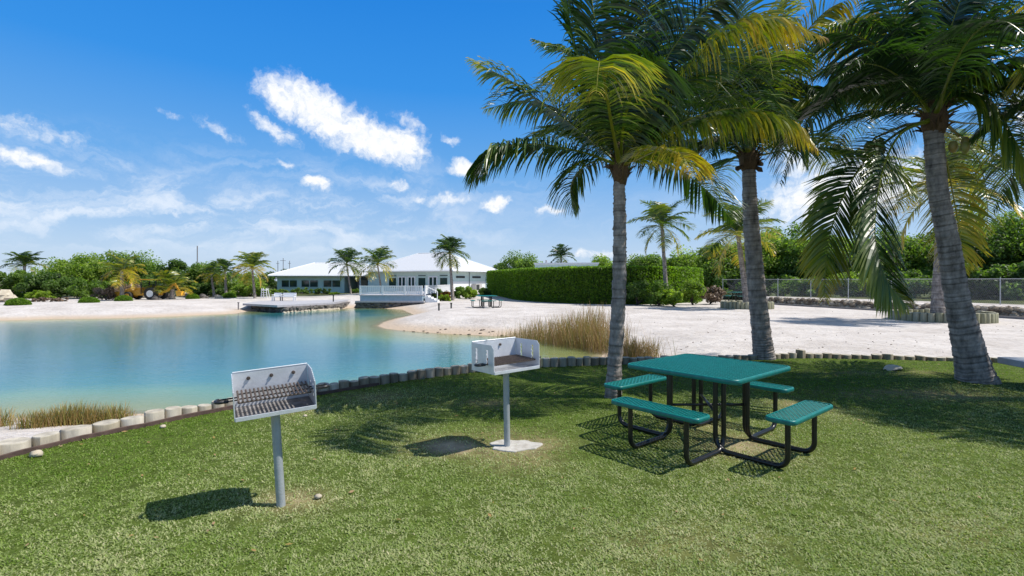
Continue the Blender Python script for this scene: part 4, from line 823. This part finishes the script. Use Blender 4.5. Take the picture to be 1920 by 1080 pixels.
# ---------------------------------------------------------------- right side: stone wall, curb, fence
m_wrock = mat('wall_rock', (.22, .17, .12), .9, attr='tint', ramp=[(0, (.13, .10, .075)), (.5, (.30, .245, .18)), (1, (.50, .44, .36))], var=.3, scale=8, bump=.7, bscale=15)
def stonewall():
    root = empty('stone_wall', (22, 28, 0), 0, 'long low wall of rough brown stones along the edge of the sand', 'wall'); r = np.random.default_rng(77)
    pts = catmull([(x, y, 0) for x, y in rw], 300); mb = MB(); cb = []; ln = 0
    for i in range(299):
        seg = np.linalg.norm(pts[i+1]-pts[i]); ln += seg
        for k in range(int(seg*30)+ (r.random() < (seg*30) % 1)):
            t = pts[i]+(pts[i+1]-pts[i])*r.random(); zc = r.choice([.0, .14, .3])+r.uniform(-.03, .03); s = r.uniform(.09, .2)
            rock((t[0]-22+r.uniform(-.08, .16)+zc*.35, t[1]-28, zc), (s*1.0, s*1.25, s*.75), r, mb, r.random())
    mb.obj('stones', m_wrock, root)
    k = MB(); T = np.gradient(pts, axis=0); T /= np.linalg.norm(T, axis=1)[:, None]; vs = []; fs = []
    for i in range(0, 300, 10):
        n = np.array([-T[i][1], T[i][0]]); n = n if n[0] < 0 else -n
        for o_, z in ((.5, -.3), (.34, -.3), (.34, .02), (.5, .02)): vs.append((pts[i][0]-22+n[0]*o_, pts[i][1]-28+n[1]*o_, z))
    for i in range(29): o = i*4; fs += [(o+j, o+(j+1) % 4, o+4+(j+1) % 4, o+4+j) for j in range(4)]
    k.add(vs, fs); k.obj('curb', mat('curb_concrete', (.20, .19, .19), .9, var=.2, scale=3), root)
stonewall()
m_galv = mat('galvanised', (.42, .44, .45), .45, metal=.6, var=.12, scale=14)
def fence():
    A = Vector((18.1, 43.5, 0)); B = Vector((28.2, 22.2, 0)); root = empty('chain_link_fence', (A.x, A.y, .38), math.atan2((B-A).y, (B-A).x), 'grey chain link fence between the sandy path and the trees', 'fence')
    Ln = (B-A).length; h = 1.36
    for k in range(10):
        p = MB(); p.tube([(k*Ln/9, 0, -.2), (k*Ln/9, 0, h+.03)], .028, 8); p.tube([(k*Ln/9, 0, h+.03), (k*Ln/9, 0, h+.07)], [.035, .01], 8); p.obj('post', m_galv, root)
    p = MB(); p.tube([(0, 0, h), (Ln, 0, h)], .021, 6); p.obj('top_rail', m_galv, root)
    V = []; Fc = []; sp = .085; n = int((Ln+h)/sp); w_ = .0032
    for s_ in (1, -1):
        for k in range(-int(h/sp), int(Ln/sp)+int(h/sp)):
            x0, x1 = k*sp, k*sp+h*s_; z0, z1 = .03, h
            if min(x0, x1) < 0 or max(x0, x1) > Ln: continue
            o = len(V); V += [(x0-w_, .001*s_, z0), (x0+w_, .001*s_, z0), (x1+w_, .001*s_, z1), (x1-w_, .001*s_, z1), (x0, .006*s_+.003, z0), (x1, .006*s_+.003, z1)]
            Fc += [(o, o+1, o+2, o+3), (o, o+4, o+5, o+3), (o+1, o+4, o+5, o+2)]
    npmesh('mesh_panel', V, Fc, m_galv, root)
fence()
A = G(1195, 567, -.05); B = G(1350, 561, -.05); mb = MB(); mb.tube([(0, 0, 0), ((B-A).x, (B-A).y, 0)], .17, 4); o = mb.obj('low_kerb', m_conc); o.location = (A.x, A.y, -.02); tag(o, 'low grey concrete kerb under the shrubs at the right end of the hedge', 'kerb')

# log rings round the planted palms
m_log = mat('log_wood', (.2, .18, .14), .9, attr='tint', ramp=[(0, (.13, .105, .07)), (.5, (.29, .25, .18)), (1, (.50, .46, .39))], var=.35, scale=9, bump=.5, bscale=25, sc3=(1, 1, .25), spec=.2)
m_logr = mat('ring_log_wood', (.3, .3, .2), .9, attr='tint', ramp=[(0, (.15, .15, .085)), (.5, (.30, .29, .19)), (1, (.46, .43, .34))], var=.3, scale=9, bump=.5, bscale=25, sc3=(1, 1, .25), spec=.2)
def log_mesh(rd, z0, z1, tint, seed, n=14):
    mb = MB(); r = random.Random(seed); w_ = [1+r.uniform(-.06, .06) for _ in range(n)]
    vs = []; ts = []; zs = [(z0, 1, tint*.7), (z0+(z1-z0)*.5, .99, tint), (z1-.012, .99, tint), (z1, .93, .75+.2*r.random())]
    tl = (r.uniform(-.02, .02), r.uniform(-.02, .02))
    for z, s, t in zs:
        for k in range(n): a = 2*math.pi*k/n; x, y = math.cos(a)*rd*w_[k]*s, math.sin(a)*rd*w_[k]*s; vs.append((x, y, z+(x*tl[0]+y*tl[1])*3*(z > 0))); ts.append(t)
    vs.append((0, 0, z1+.003)); ts.append(.85)
    fs = [(j*n+k, j*n+(k+1) % n, (j+1)*n+(k+1) % n, (j+1)*n+k) for j in range(3) for k in range(n)]+[(3*n+k, 3*n+(k+1) % n, 4*n) for k in range(n)]
    mb.add(vs, fs, ts); return mb
for (cx_, cy_, rx, nlog, hh, lb, sd_) in [(1400, 31.2+.4, 1.42, 38, .42, 'farther ring of upright logs with a palm in it', 1), (1763, 21.8, 1.72, 44, .38, 'nearer ring of upright logs with a palm in it', 2)]:
    x = (cx_-960)/F*cy_; z0 = tz(x, cy_); root = empty('log_ring', (x, cy_, z0), 0, lb, 'log ring', 'log rings on the sand')
    mbs = MB(); mbs.tube([(0, 0, -.1), (0, 0, hh*.55), (0, 0, hh*.62)], [rx*.97, rx*.97, .05], 36); mbs.obj('sand_fill', m_sand, root, smooth=False)
    rq = random.Random(sd_)
    for k in range(nlog):
        a = 2*math.pi*k/nlog; o = log_mesh(math.pi*rx/nlog*.99, -.15, hh+rq.uniform(-.03, .03), rq.uniform(.15, .75), k+sd_*90, 10).obj('log', m_logr, root, smooth=True, auto=40)
        o.location = (math.cos(a)*rx, math.sin(a)*rx*.98, 0)

m_reed = mat('reed', (.3, .2, .1), .7, attr='tint', ramp=[(0, (.09, .14, .03)), (.3, (.30, .28, .08)), (.6, (.37, .235, .085)), (1, (.40, .27, .17))], transl=.25, tcol=(1.3, 1.3, 1.0), spec=.2)
# lawn edging logs
s_arc = np.concatenate([[0], np.cumsum(np.linalg.norm(np.diff(edge, axis=0), axis=1))])
done = False; pos = 0.; k = 0; rq = random.Random(5)
def edge_at(s): return np.interp(s, s_arc, edge[:, 0]), np.interp(s, s_arc, edge[:, 1])
while pos < s_arc[-1]:
    x, y = edge_at(pos); px = 960+x/y*F
    dia = np.interp(px, [-250, 250, 330, 900, 1150, 1920], [.27, .24, .17, .165, .17, .2])*rq.uniform(.9, 1.1); ht = np.interp(px, [0, 400, 800, 1100, 1250, 1950], [.125, .11, .13, .155, .095, .085])+rq.uniform(-.02, .02)
    pos += dia; x, y = edge_at(pos-dia/2); px = 960+x/y*F
    if px > 2150: break
    i0 = min(len(edge)-2, int(np.searchsorted(s_arc, pos))); tx, ty = edge[i0+1]-edge[i0]; nl_ = math.hypot(tx, ty); ox, oy = -ty/nl_*dia/2, tx/nl_*dia/2
    big = (not done) and abs(px-1512) < 12; done = done or big
    if big: ht += .07
    if px < 60: lb = 'wide pale round log of the lawn edging cut by the left edge'
    elif px < 250: lb = 'wide pale topped log of the lawn edging in front of the golden tufts'
    elif px < 425: lb = 'pale topped log of the lawn edging just left of the nearer grill'
    elif px < 600: lb = 'edging log partly hidden behind the nearer grill'
    elif px < 890: lb = 'brown log of the lawn edging between the two grills'
    elif px < 1140: lb = 'dark upright log of the lawn edging between the farther grill and the first tall palm'
    elif big: lb = 'single taller square looking log standing out of the edging beyond the picnic table'
    elif px < 1450: lb = 'low edging log beyond the picnic table'
    elif px < 1790: lb = 'low dark edging log between the middle and the leaning palm'
    else: lb = 'low dark edging log near the right edge of the photo'
    o = log_mesh(dia/2*.985*(1.15 if big else 1), -.75, ht, rq.uniform(.55, 1.) if px < 640 else rq.uniform(.15, .7), k, 16).obj('edging_log', m_log, None, smooth=True, auto=40); o.location = (x+ox, y+oy, 0); o.rotation_euler = (0, 0, rq.uniform(0, 6))
    tag(o, lb, 'log', lb+' (row)' if not big else None); k += 1
# dry leaf scraps on the lawn
r_ = np.random.default_rng(71); n_ = 520; lx_ = r_.uniform(-6, 11, n_); ly_ = 2.6+r_.random(n_)**.8*8; ok = (polysd(lx_, ly_, lawn) < -.1) & (np.abs(lx_) < ly_*1.15)
lx_, ly_ = lx_[ok], ly_[ok]; n_ = len(lx_); p_ = np.stack([lx_, ly_, lawnz(lx_, ly_)+.02], -1); a_ = r_.uniform(0, 6.28, n_); sz = r_.uniform(.006, .018, n_)[:, None]
ax_ = np.stack([np.cos(a_), np.sin(a_), r_.uniform(-.3, .3, n_)], -1)*sz*1.6; bx_ = np.stack([-np.sin(a_), np.cos(a_), r_.uniform(-.4, .4, n_)], -1)*sz*.7
o = npmesh('leaf_litter', np.stack([p_-ax_, p_-bx_, p_+ax_, p_+bx_], 1).reshape(-1, 3), np.arange(4*n_).reshape(-1, 4), m_reed, attr=np.repeat(r_.uniform(.5, 1, n_), 4))
tag(o, 'small dry leaf scraps strewn over the lawn', 'litter', kind='stuff')
# timber kerb
vs = []; fs = []; js = [j for j in range(0, 400, 4) if 960+edge[j][0]/edge[j][1]*F < 735]
for q_, j in enumerate(js):
    t_ = edge[min(j+1, 399)]-edge[max(j-1, 0)]; t_ = t_/np.linalg.norm(t_); n_ = np.array([t_[1], -t_[0]])
    for o_, z in ((.005, -.05), (.04, -.05), (.04, .045), (.005, .045)): vs.append((edge[j][0]+n_[0]*o_, edge[j][1]+n_[1]*o_, z+.004*math.sin(q_*1.7)))
for i in range(len(js)-1): o = i*4; fs += [(o+j, o+(j+1) % 4, o+4+(j+1) % 4, o+4+j) for j in range(4)]
mb = MB(); mb.add(vs, fs+[(0, 1, 2, 3)]); o = mb.obj('timber_kerb', mat('brown_timber', (.09, .055, .045), .85, var=.35, scale=12, bump=.5)); tag(o, 'thin brown timber board along the foot of the left edging logs', 'kerb')

# ---------------------------------------------------------------- reeds and tufts
def reeds(label, pts, n, hmin, hmax, seed, tint=(.55, .2), w=.012, spread=.25, nm='reed_clump', kind=None, cat='reeds', til=.16, group=None):
    r = np.random.default_rng(seed); pts = np.array(pts); i = r.integers(0, len(pts), n); x = pts[i, 0]+r.normal(0, spread, n); y = pts[i, 1]+r.normal(0, spread, n)
    z, _, _ = terrain(x, y); hs_ = pts[i, 2]
    o = blades(x, y, z-.03, hs_*r.uniform(hmin, hmax, n), w*r.uniform(.6, 1.3, n), np.abs(r.normal(0, til, n)), np.clip(r.normal(tint[0], tint[1], n), 0, 1), nm, m_reed, 4, .5)
    return tag(o, label, cat, group, kind)
bed = []
for (px, py, h) in [(955, 632, .45), (975, 634, .75), (995, 636, .95), (1010, 634, 1.05), (1030, 638, 1.0), (1045, 642, 1.1), (1060, 640, 1.15), (1075, 645, 1.2), (1090, 645, 1.2), (1105, 650, 1.2), (1115, 645, 1.15), (1128, 652, 1.1), (1140, 655, 1.0), (1150, 650, .9), (1060, 632, 1.1), (1095, 632, 1.2), (1120, 632, 1.1)]:
    c = G(px, py-3, -.45); bed.append((c.x, c.y, h))
reeds('tall dry brown reed bed at the water edge left of the first tall palm', bed, 3400, .5, 1.15, 1, (.62, .3), .010, .3, kind='stuff')
bed = []
for (px, py, h) in [(1180, 672, .7), (1195, 672, .75), (1210, 670, .65), (1172, 668, .8)]:
    c = G(px, py, -.3); bed.append((c.x, c.y, h))
reeds('low orange brown grass clump just right of the first tall palm trunk', bed, 900, .5, 1.0, 2, (.6, .22), .011, .22, 'grass_clump', cat='grass clump', til=.35)
for i, (lb, ps) in enumerate([('golden grass tuft behind the edging, largest of the three at the left', [(60, 818, .3), (90, 812, .33), (120, 806, .36), (145, 802, .4), (165, 800, .36)]), ('golden grass tuft behind the edging, right of the largest one', [(195, 795, .34), (215, 792, .36), (230, 792, .3)]), ('sparse grass tuft cut by the left edge of the photo', [(-5, 812, .35), (2, 810, .3)]), ('a few thin dry blades left of the nearer grill', [(268, 782, .22)])]):
    bed = [(G(px, py, -.3).x, G(px, py, -.3).y, h) for px, py, h in ps]
    reeds(lb, bed, [1500, 700, 220, 20][i], .4, 1.0, 10+i, (.42, .24), .006, .07, 'grass_tuft', cat='grass tuft', til=.3, group='golden tufts on the near shore')

# pebbles, shells and weed scraps on the sand
r = np.random.default_rng(91); mb = MB()
for i in range(190):
    px = r.uniform(1150, 1980); py = 600+r.random()*62 if r.random() < .8 else r.uniform(585, 600); c = G(px, py, -.08)
    if c.x > 23 or polysd(np.array([c.x]), np.array([c.y]), lawn)[0] < .15: continue
    s = r.uniform(.006, .022); rock((c.x, c.y, tz(c.x, c.y)+s*.2), (s*1.3, s, s*.7), r, mb)
for i in range(60):
    px = r.uniform(740, 1130); c = G(px, np.interp(px, [740, 915, 1130], [622, 628, 655])-r.uniform(1, 5), -.55); s = r.uniform(.02, .06); rock((c.x, c.y, tz(c.x, c.y)+s*.2), (s*1.5, s, s*.5), r, mb)
tag(mb.obj('sand_debris', mat('debris', (.14, .11, .085), .9, var=.4, scale=3)), 'dark pebbles and plant scraps scattered over the white sand', 'debris', kind='stuff')
r = np.random.default_rng(93)

# ---------------------------------------------------------------- barbecue grills
m_steel = mat('grill_steel', (.60, .62, .66), .42, metal=.35, col2=(.74, .76, .80), scale=9, bump=.12, bscale=60, spec=.5)
m_steelp = mat('grill_post', (.34, .37, .40), .5, metal=.35, col2=(.44, .47, .5), scale=16, bump=.15, bscale=90)
m_iron = mat('grate_iron', (.05, .04, .036), .6, metal=.3, col2=(.15, .11, .09), scale=30)
m_soot = mat('blackened_steel', (.10, .085, .08), .7, col2=(.30, .29, .29), scale=14)
m_black = mat('black_handle', (.02, .02, .022), .4)
def plate_grid(mask, cell, th, T3):
    mb = MB(); ny, nz = mask.shape; V = {}
    def vid(i, j, s):
        k = (i, j, s)
        if k not in V: V[k] = len(mb.v); mb.v.append(tuple(T3(i*cell, j*cell, s*th))); mb.t.append(0)
        return V[k]
    for i in range(ny):
        for j in range(nz):
            if not mask[i, j]: continue
            mb.f.append((vid(i, j, 0), vid(i+1, j, 0), vid(i+1, j+1, 0), vid(i, j+1, 0))); mb.f.append((vid(i, j+1, 1), vid(i+1, j+1, 1), vid(i+1, j, 1), vid(i, j, 1)))
            for di, dj, a, b in ((-1, 0, (0, 0), (0, 1)), (1, 0, (1, 1), (1, 0)), (0, -1, (1, 0), (0, 0)), (0, 1, (0, 1), (1, 1))):
                ii, jj = i+di, j+dj
                if not (0 <= ii < ny and 0 <= jj < nz and mask[ii, jj]):
                    mb.f.append((vid(i+a[0], j+a[1], 0), vid(i+b[0], j+b[1], 0), vid(i+b[0], j+b[1], 1), vid(i+a[0], j+a[1], 1)))
    return mb
def grill(label, base, yaw, lean, W, D, H, zb, hp, pitch=0., slots='tree', grate_z=.13, bolts=3):
    root = empty('barbecue_grill', base, 0, label, 'grill', 'park barbecue grills on posts')
    root.rotation_euler = Matrix.Rotation(R(lean), 3, 'Y').to_4x4().to_euler()
    mb = MB(); mb.tube([(0, 0, -.1), (0, 0, zb-.03)], .031, 20); mb.obj('post', m_steelp, root, smooth=True, auto=40)
    yawm = Matrix.Rotation(R(yaw), 4, 'Z')@Matrix.Rotation(R(pitch), 4, 'X')
    def T(x, y, z): return Vector((0, 0, zb))+yawm@Vector((x, y, z))
    def add(mb, nm, m, **k):
        mb.v = [tuple(T(*v)) for v in mb.v]; return mb.obj(nm, m, root, **k)
    th = .006
    mb = MB(); mb.box((0, 0, -.02), (.13, .13, .014)); mb.tube([(0, 0, -.05), (0, 0, -.01)], .04, 16); add(mb, 'bracket', m_steelp)
    mb = MB(); mb.span((-W/2, -D/2, 0), (W/2, D/2, th)); add(mb, 'fire_tray', m_soot if slots == 'hole' else m_steel)
    mb = MB(); mb.span((-W/2-.002, -D/2-th, -.004), (W/2+.002, -D/2, .026)); add(mb, 'front_lip', m_steel, bevel=.002)
    mb = MB(); mb.span((-W/2, D/2, -.002), (W/2, D/2+th, H)); mb.tube([(-W/2, D/2+th/2, H), (W/2, D/2+th/2, H)], .006, 8); add(mb, 'back_plate', m_steel, bevel=.002)
    for k in range(bolts):
        x = W*(-.3+.3*k) if bolts == 3 else (-W*.3, W*.12)[k]; mb = MB(); mb.tube([(x, D/2, H*.8), (x, D/2-.012, H*.8)], .013, 10); mb.tube([(x, D/2-.01, H*.8), (x, D/2-.022, H*.79)], .006, 8); add(mb, 'bolt', m_iron, smooth=True, auto=40)
    cell = .01; ny, nz = int(D/cell), int(H/cell); mask = np.ones((ny, nz), bool)
    for i in range(ny):
        for j in range(nz):
            y_, z_ = (i+.5)*cell, (j+.5)*cell
            if slots == 'tree':
                c_ = .06; 
                if y_ < c_ and z_ > H-c_ and math.hypot(y_-c_, z_-(H-c_)) > c_: mask[i, j] = False
                for yc in (.10, .28):
                    if abs(y_-yc) < .008 and .08 < z_ < H-.06: mask[i, j] = False
                    if abs(y_-yc-.012) < .012 and .08 < z_ < H-.06 and int((z_-.08)/.022) % 2 == 0: mask[i, j] = False
            else:
                if z_ > H-.0-(.16-y_)*.45 and y_ < .16: mask[i, j] = False
                for yc in (.09, .2):
                    if abs(y_-yc) < .008 and .07 < z_ < H-.07 and int((z_-.07)/.02) % 2 == 0: mask[i, j] = False
    for sx_ in (-1, 1):
        mb = plate_grid(mask, cell, th, lambda y_, z_, s: Vector((sx_*(W/2+.001)+(s if sx_ > 0 else -s), -D/2+y_, z_))); add(mb, 'side_plate', m_steel)
    gz = grate_z; mb = MB(); n = int((W-.05)/.026)
    for k in range(n+1): x = -W/2+.025+k*(W-.05)/n; mb.tube([(x, -D/2+.03, gz), (x, D/2-.03, gz+.012)], .0072, 6)
    for y_ in (-D/2+.04, -.02, D/2-.05): mb.tube([(-W/2+.02, y_, gz-.007), (W/2-.02, y_, gz-.007)], .006, 6)
    gr_ = add(mb, 'grate', m_iron, smooth=True, auto=50)
    for sx_ in (-1, 1):
        mb = MB(); x0 = sx_*(W/2-.02); x1 = sx_*(W/2+.085)
        ya, yb = (-D/2+.10, -D/2+.17)
        mb.tube([(x0, ya, gz), (x1, ya, gz)]+[(x1+sx_*.035*math.sin(a), (ya+yb)/2-(yb-ya)/2*math.cos(a), gz) for a in np.linspace(.3, math.pi-.3, 6)]+[(x1, yb, gz), (x0, yb, gz)], .006, 6)
        h_ = add(mb, 'handle', m_black, smooth=True)
        mb = MB(); mb.tube([(x1-sx_*.05, ya, gz), (x1+sx_*.0, ya, gz)]+[(x1+sx_*.03*math.sin(a), (ya+yb)/2-(yb-ya)/2*math.cos(a), gz) for a in np.linspace(.3, math.pi-.3, 6)], .012, 8); mb.v = [tuple(T(*v)) for v in mb.v]; mb.obj('handle_grip', m_black, h_, smooth=True)
    return root
grill('nearer steel barbecue grill on a leaning post, iron grate lit by the sun', G(527, 948), 30, -3.6, .515, .33, .265, .715, 0, 5, 'hole', .12)
grill('farther steel barbecue grill on a post with slotted side plates', G(951, 838), 38, -.9, .55, .37, .275, .775, 0, 0, 'tree', .085, 2)
# concrete pad
c = G(965, 836); mb = MB(); rq = random.Random(4); pts = []
for k in range(40): a = 2*math.pi*k/40; rr_ = 1+.12*math.sin(3*a+1)+.08*math.sin(7*a)+rq.uniform(-.05, .05); pts.append((math.cos(a)*.25*rr_, math.sin(a)*.17*rr_))
mb.prism(pts, -.03, .012); o = mb.obj('concrete_pad', mat('pad_concrete', (.55, .53, .49), .95, col2=(.36, .33, .29), scale=14, bump=.6, bscale=30), bevel=.008); o.location = (c.x, c.y, 0); tag(o, 'rough pale concrete footing around the foot of the farther grill', 'footing')

# ---------------------------------------------------------------- picnic tables
m_teal = mat('teal_coating', (.0, .16, .145), .4, var=.2, scale=20, spec=.5, coat=.15)
m_tube = mat('black_tube', (.012, .012, .013), .3, spec=.5, var=.2, scale=20)
def rrect(hx, hy, r_, n=6):
    o = []
    for cx_, cy_, a0 in ((hx-r_, hy-r_, 0), (-hx+r_, hy-r_, 90), (-hx+r_, -hy+r_, 180), (hx-r_, -hy+r_, 270)):
        for k in range(n+1): a = R(a0+90*k/n); o.append((cx_+r_*math.cos(a), cy_+r_*math.sin(a)))
    return o
def clipbar(hx, hy, r_, px, py, dx, dy):          # clip an infinite line to the rounded rectangle
    ts = []
    lo, hi = -9., 9.
    for p, d, h in ((px, dx, hx), (py, dy, hy)):
        a, b = (-h-p)/d, (h-p)/d
        if a > b: a, b = b, a
        lo, hi = max(lo, a), min(hi, b)
    if hi <= lo: return None
    def inside(t):
        x, y = abs(px+dx*t), abs(py+dy*t); return not (x > hx-r_ and y > hy-r_ and math.hypot(x-hx+r_, y-hy+r_) > r_)
    while lo < hi and not inside(lo): lo += .006
    while hi > lo and not inside(hi): hi -= .006
    return (lo, hi) if hi-lo > .01 else None
def slab(hx, hy, r_, ztop, th, sp, bw, nm, root, cx_=0, cy_=0, rz=0):
    M = Matrix.Translation((cx_, cy_, 0))@Matrix.Rotation(rz, 4, 'Z')
    # rim: swept rounded profile
    out = rrect(hx, hy, r_); prof = [(-.022, 0), (-.010, .0), (-.003, -.004), (0, -.012), (0, -th+.006), (-.006, -th), (-.018, -th), (-.022, -th+.01)]
    n = len(out); mb = MB(); vs = []
    for i in range(n):
        a, b, c_ = Vector(out[i-1]), Vector(out[i]), Vector(out[(i+1) % n]); t_ = ((b-a).normalized()+(c_-b).normalized()).normalized(); nn = Vector((t_.y, -t_.x))
        for o_, z in prof: vs.append(M@Vector((b.x+nn.x*o_, b.y+nn.y*o_, ztop+z)))
    m = len(prof); mb.add(vs, [(i*m+j, ((i+1) % n)*m+j, ((i+1) % n)*m+(j+1) % m, i*m+(j+1) % m) for i in range(n) for j in range(m)])
    g_ = MB(); s3 = math.radians(33)
    for sg in (1, -1):
        dx, dy = math.cos(s3), sg*math.sin(s3); nx, ny = -dy, dx; R_ = math.hypot(hx, hy); k = int(R_/sp)
        for q_ in range(-k, k+1):
            s_ = clipbar(hx-.02, hy-.02, max(.01, r_-.02), nx*q_*sp, ny*q_*sp, dx, dy)
            if not s_: continue
            a = Vector((nx*q_*sp+dx*s_[0], ny*q_*sp+dy*s_[0])); b = Vector((nx*q_*sp+dx*s_[1], ny*q_*sp+dy*s_[1])); z1 = ztop-.004-(.0006 if sg > 0 else 0); z0 = z1-.007
            w_ = bw/2; vs = []
            for p in (a, b):
                for o_, z in ((-w_, z0), (w_, z0), (w_*.9, z1-.002), (w_*.4, z1), (-w_*.4, z1), (-w_*.9, z1-.002)): vs.append(M@Vector((p.x+nx*o_, p.y+ny*o_, z)))
            g_.add(vs, [(j, (j+1) % 6, 6+(j+1) % 6, 6+j) for j in range(6)])
    g_.add([M@Vector(v) for v in []], [])
    o1 = mb.obj(nm, m_teal, root, smooth=True, auto=50); g_.obj('lattice', m_teal, o1, smooth=True, auto=40)
    return o1
def picnic_table(label, loc, rz, group='teal picnic tables'):
    root = empty('picnic_table', loc, rz, label, 'picnic table', group)
    s = 1.21/2; slab(s, s, .09, .775, .045, .038, .0125, 'tabletop', root)
    a = .30; bo = .895; bl = .47; bw2 = .128; rt = .0235
    for i in range(4):
        an = i*math.pi/2; dx, dy = math.cos(an), math.sin(an); slab(bl, bw2, .06, .482, .042, .036, .0125, 'seat', root, dx*bo, dy*bo, an+math.pi/2)
        for sg in (-1, 1):
            def W(u, v, z): return (dx*u-dy*v, dy*u+dx*v, z)
            v = sg*(a+.0); rc = .13; us, ue = a-.055, bo+.01; pts = [(us, .728), (us, .45), (us, .2)]
            for t_ in np.linspace(0, math.pi/2, 7): pts.append((us+rc*(1-math.cos(t_)), rt+rc*(1-math.sin(t_))))
            for t_ in np.linspace(0, math.pi/2, 7): pts.append((ue-.1*(1-math.sin(t_)), rt+.1*(1-math.cos(t_))))
            pts += [(ue, .2), (ue, .44)]
            mb = MB(); mb.tube([W(u, v, z) for u, z in pts], rt, 12); mb.obj('leg', m_tube, root, smooth=True, auto=60)
    for (x0, y0, x1, y1, z) in ((-a+.05, -a, a-.05, a, .36), (-a+.05, a, a-.05, -a, .378)):
        mb = MB(); mb.tube([(x0, y0, z), (x1, y1, z)], .015, 8); mb.obj('brace', m_tube, root, smooth=True)
    mb = MB()
    for y in (-.3, .3): mb.box((0, y, .727), (1.02, .035, .012))
    for x in (-.36, .36): mb.box((x, 0, .714), (.035, 1.02, .012))
    mb.obj('top_support', m_tube, root)
    return root
tb = picnic_table('large teal mesh picnic table with four seats on the lawn in the foreground', (2.035, 5.27, 0), -.873)
c = G(912, 577, -.1); dup(tb, (c.x, c.y, tz(c.x, c.y)), .22, 'small looking distant teal picnic table on the bare sand before the hedge')
c = P(1383, 560, 41); dup(tb, (c.x, c.y, tz(c.x, c.y)+.03), .1, 'distant teal picnic table right behind the farther log ring')

# slab bench at the right edge, fallen palm sheath, small stones
root = empty('slab_bench', (8.68, 7.75, 0), R(-8), 'pale grey slab bench cut off by the right edge of the photo', 'bench')
m_slab = mat('slab', (.46, .48, .52), .6, var=.1, scale=8, bump=.2)
mb = MB(); mb.box((0, 0, .36), (1.7, .75, .1)); mb.obj('seat', m_slab, root, bevel=.008)
for x in (-.2, .6): mb = MB(); mb.box((x, 0, .17), (.12, .4, .345)); mb.obj('leg', m_slab, root, bevel=.008)
c = G(1675, 694); mb = MB(); vs = []
for i in range(9):
    u = i/8; wd = .085*math.sin(math.pi*min(1, u*.9+.08))**.7
    for j in range(5): v = (j-2)/2; vs.append((-.19+.38*u, v*wd*1.3, .035+.05*math.sin(u*math.pi)-.03*v*v+.02*u))
n = 5; fs = [(i*n+j, (i+1)*n+j, (i+1)*n+j+1, i*n+j+1) for i in range(8) for j in range(4)]
mb.add(vs, fs); o = mb.obj('palm_sheath', mat('bleached_sheath', (.62, .54, .44), .8, var=.15, scale=10), smooth=True); o.location = (c.x, c.y, 0); o.rotation_euler = (R(12), 0, R(14))
sm_ = o.modifiers.new('thick', 'SOLIDIFY'); sm_.thickness = .008; tag(o, 'curled bleached palm sheath lying on the grass left of the leaning palm', 'palm litter')
for i, (px, py, s, lb) in enumerate([(68, 857, .05, 'white stone by the timber board near the left edge'), (305, 803, .03, 'little pale stone at the timber board before the nearer grill'), (597, 935, .025, 'tiny pale stone right of the foot of the nearer grill'), (572, 782, .022, 'tiny whitish chip on the grass below the nearer grill box')]):
    c = G(px, py); mb = MB(); rock((0, 0, s*.5), (s*1.2, s, s*.7), np.random.default_rng(i+5), mb); o = mb.obj('stone', m_prock, smooth=True); o.location = (c.x, c.y, .005); tag(o, lb, 'stone')
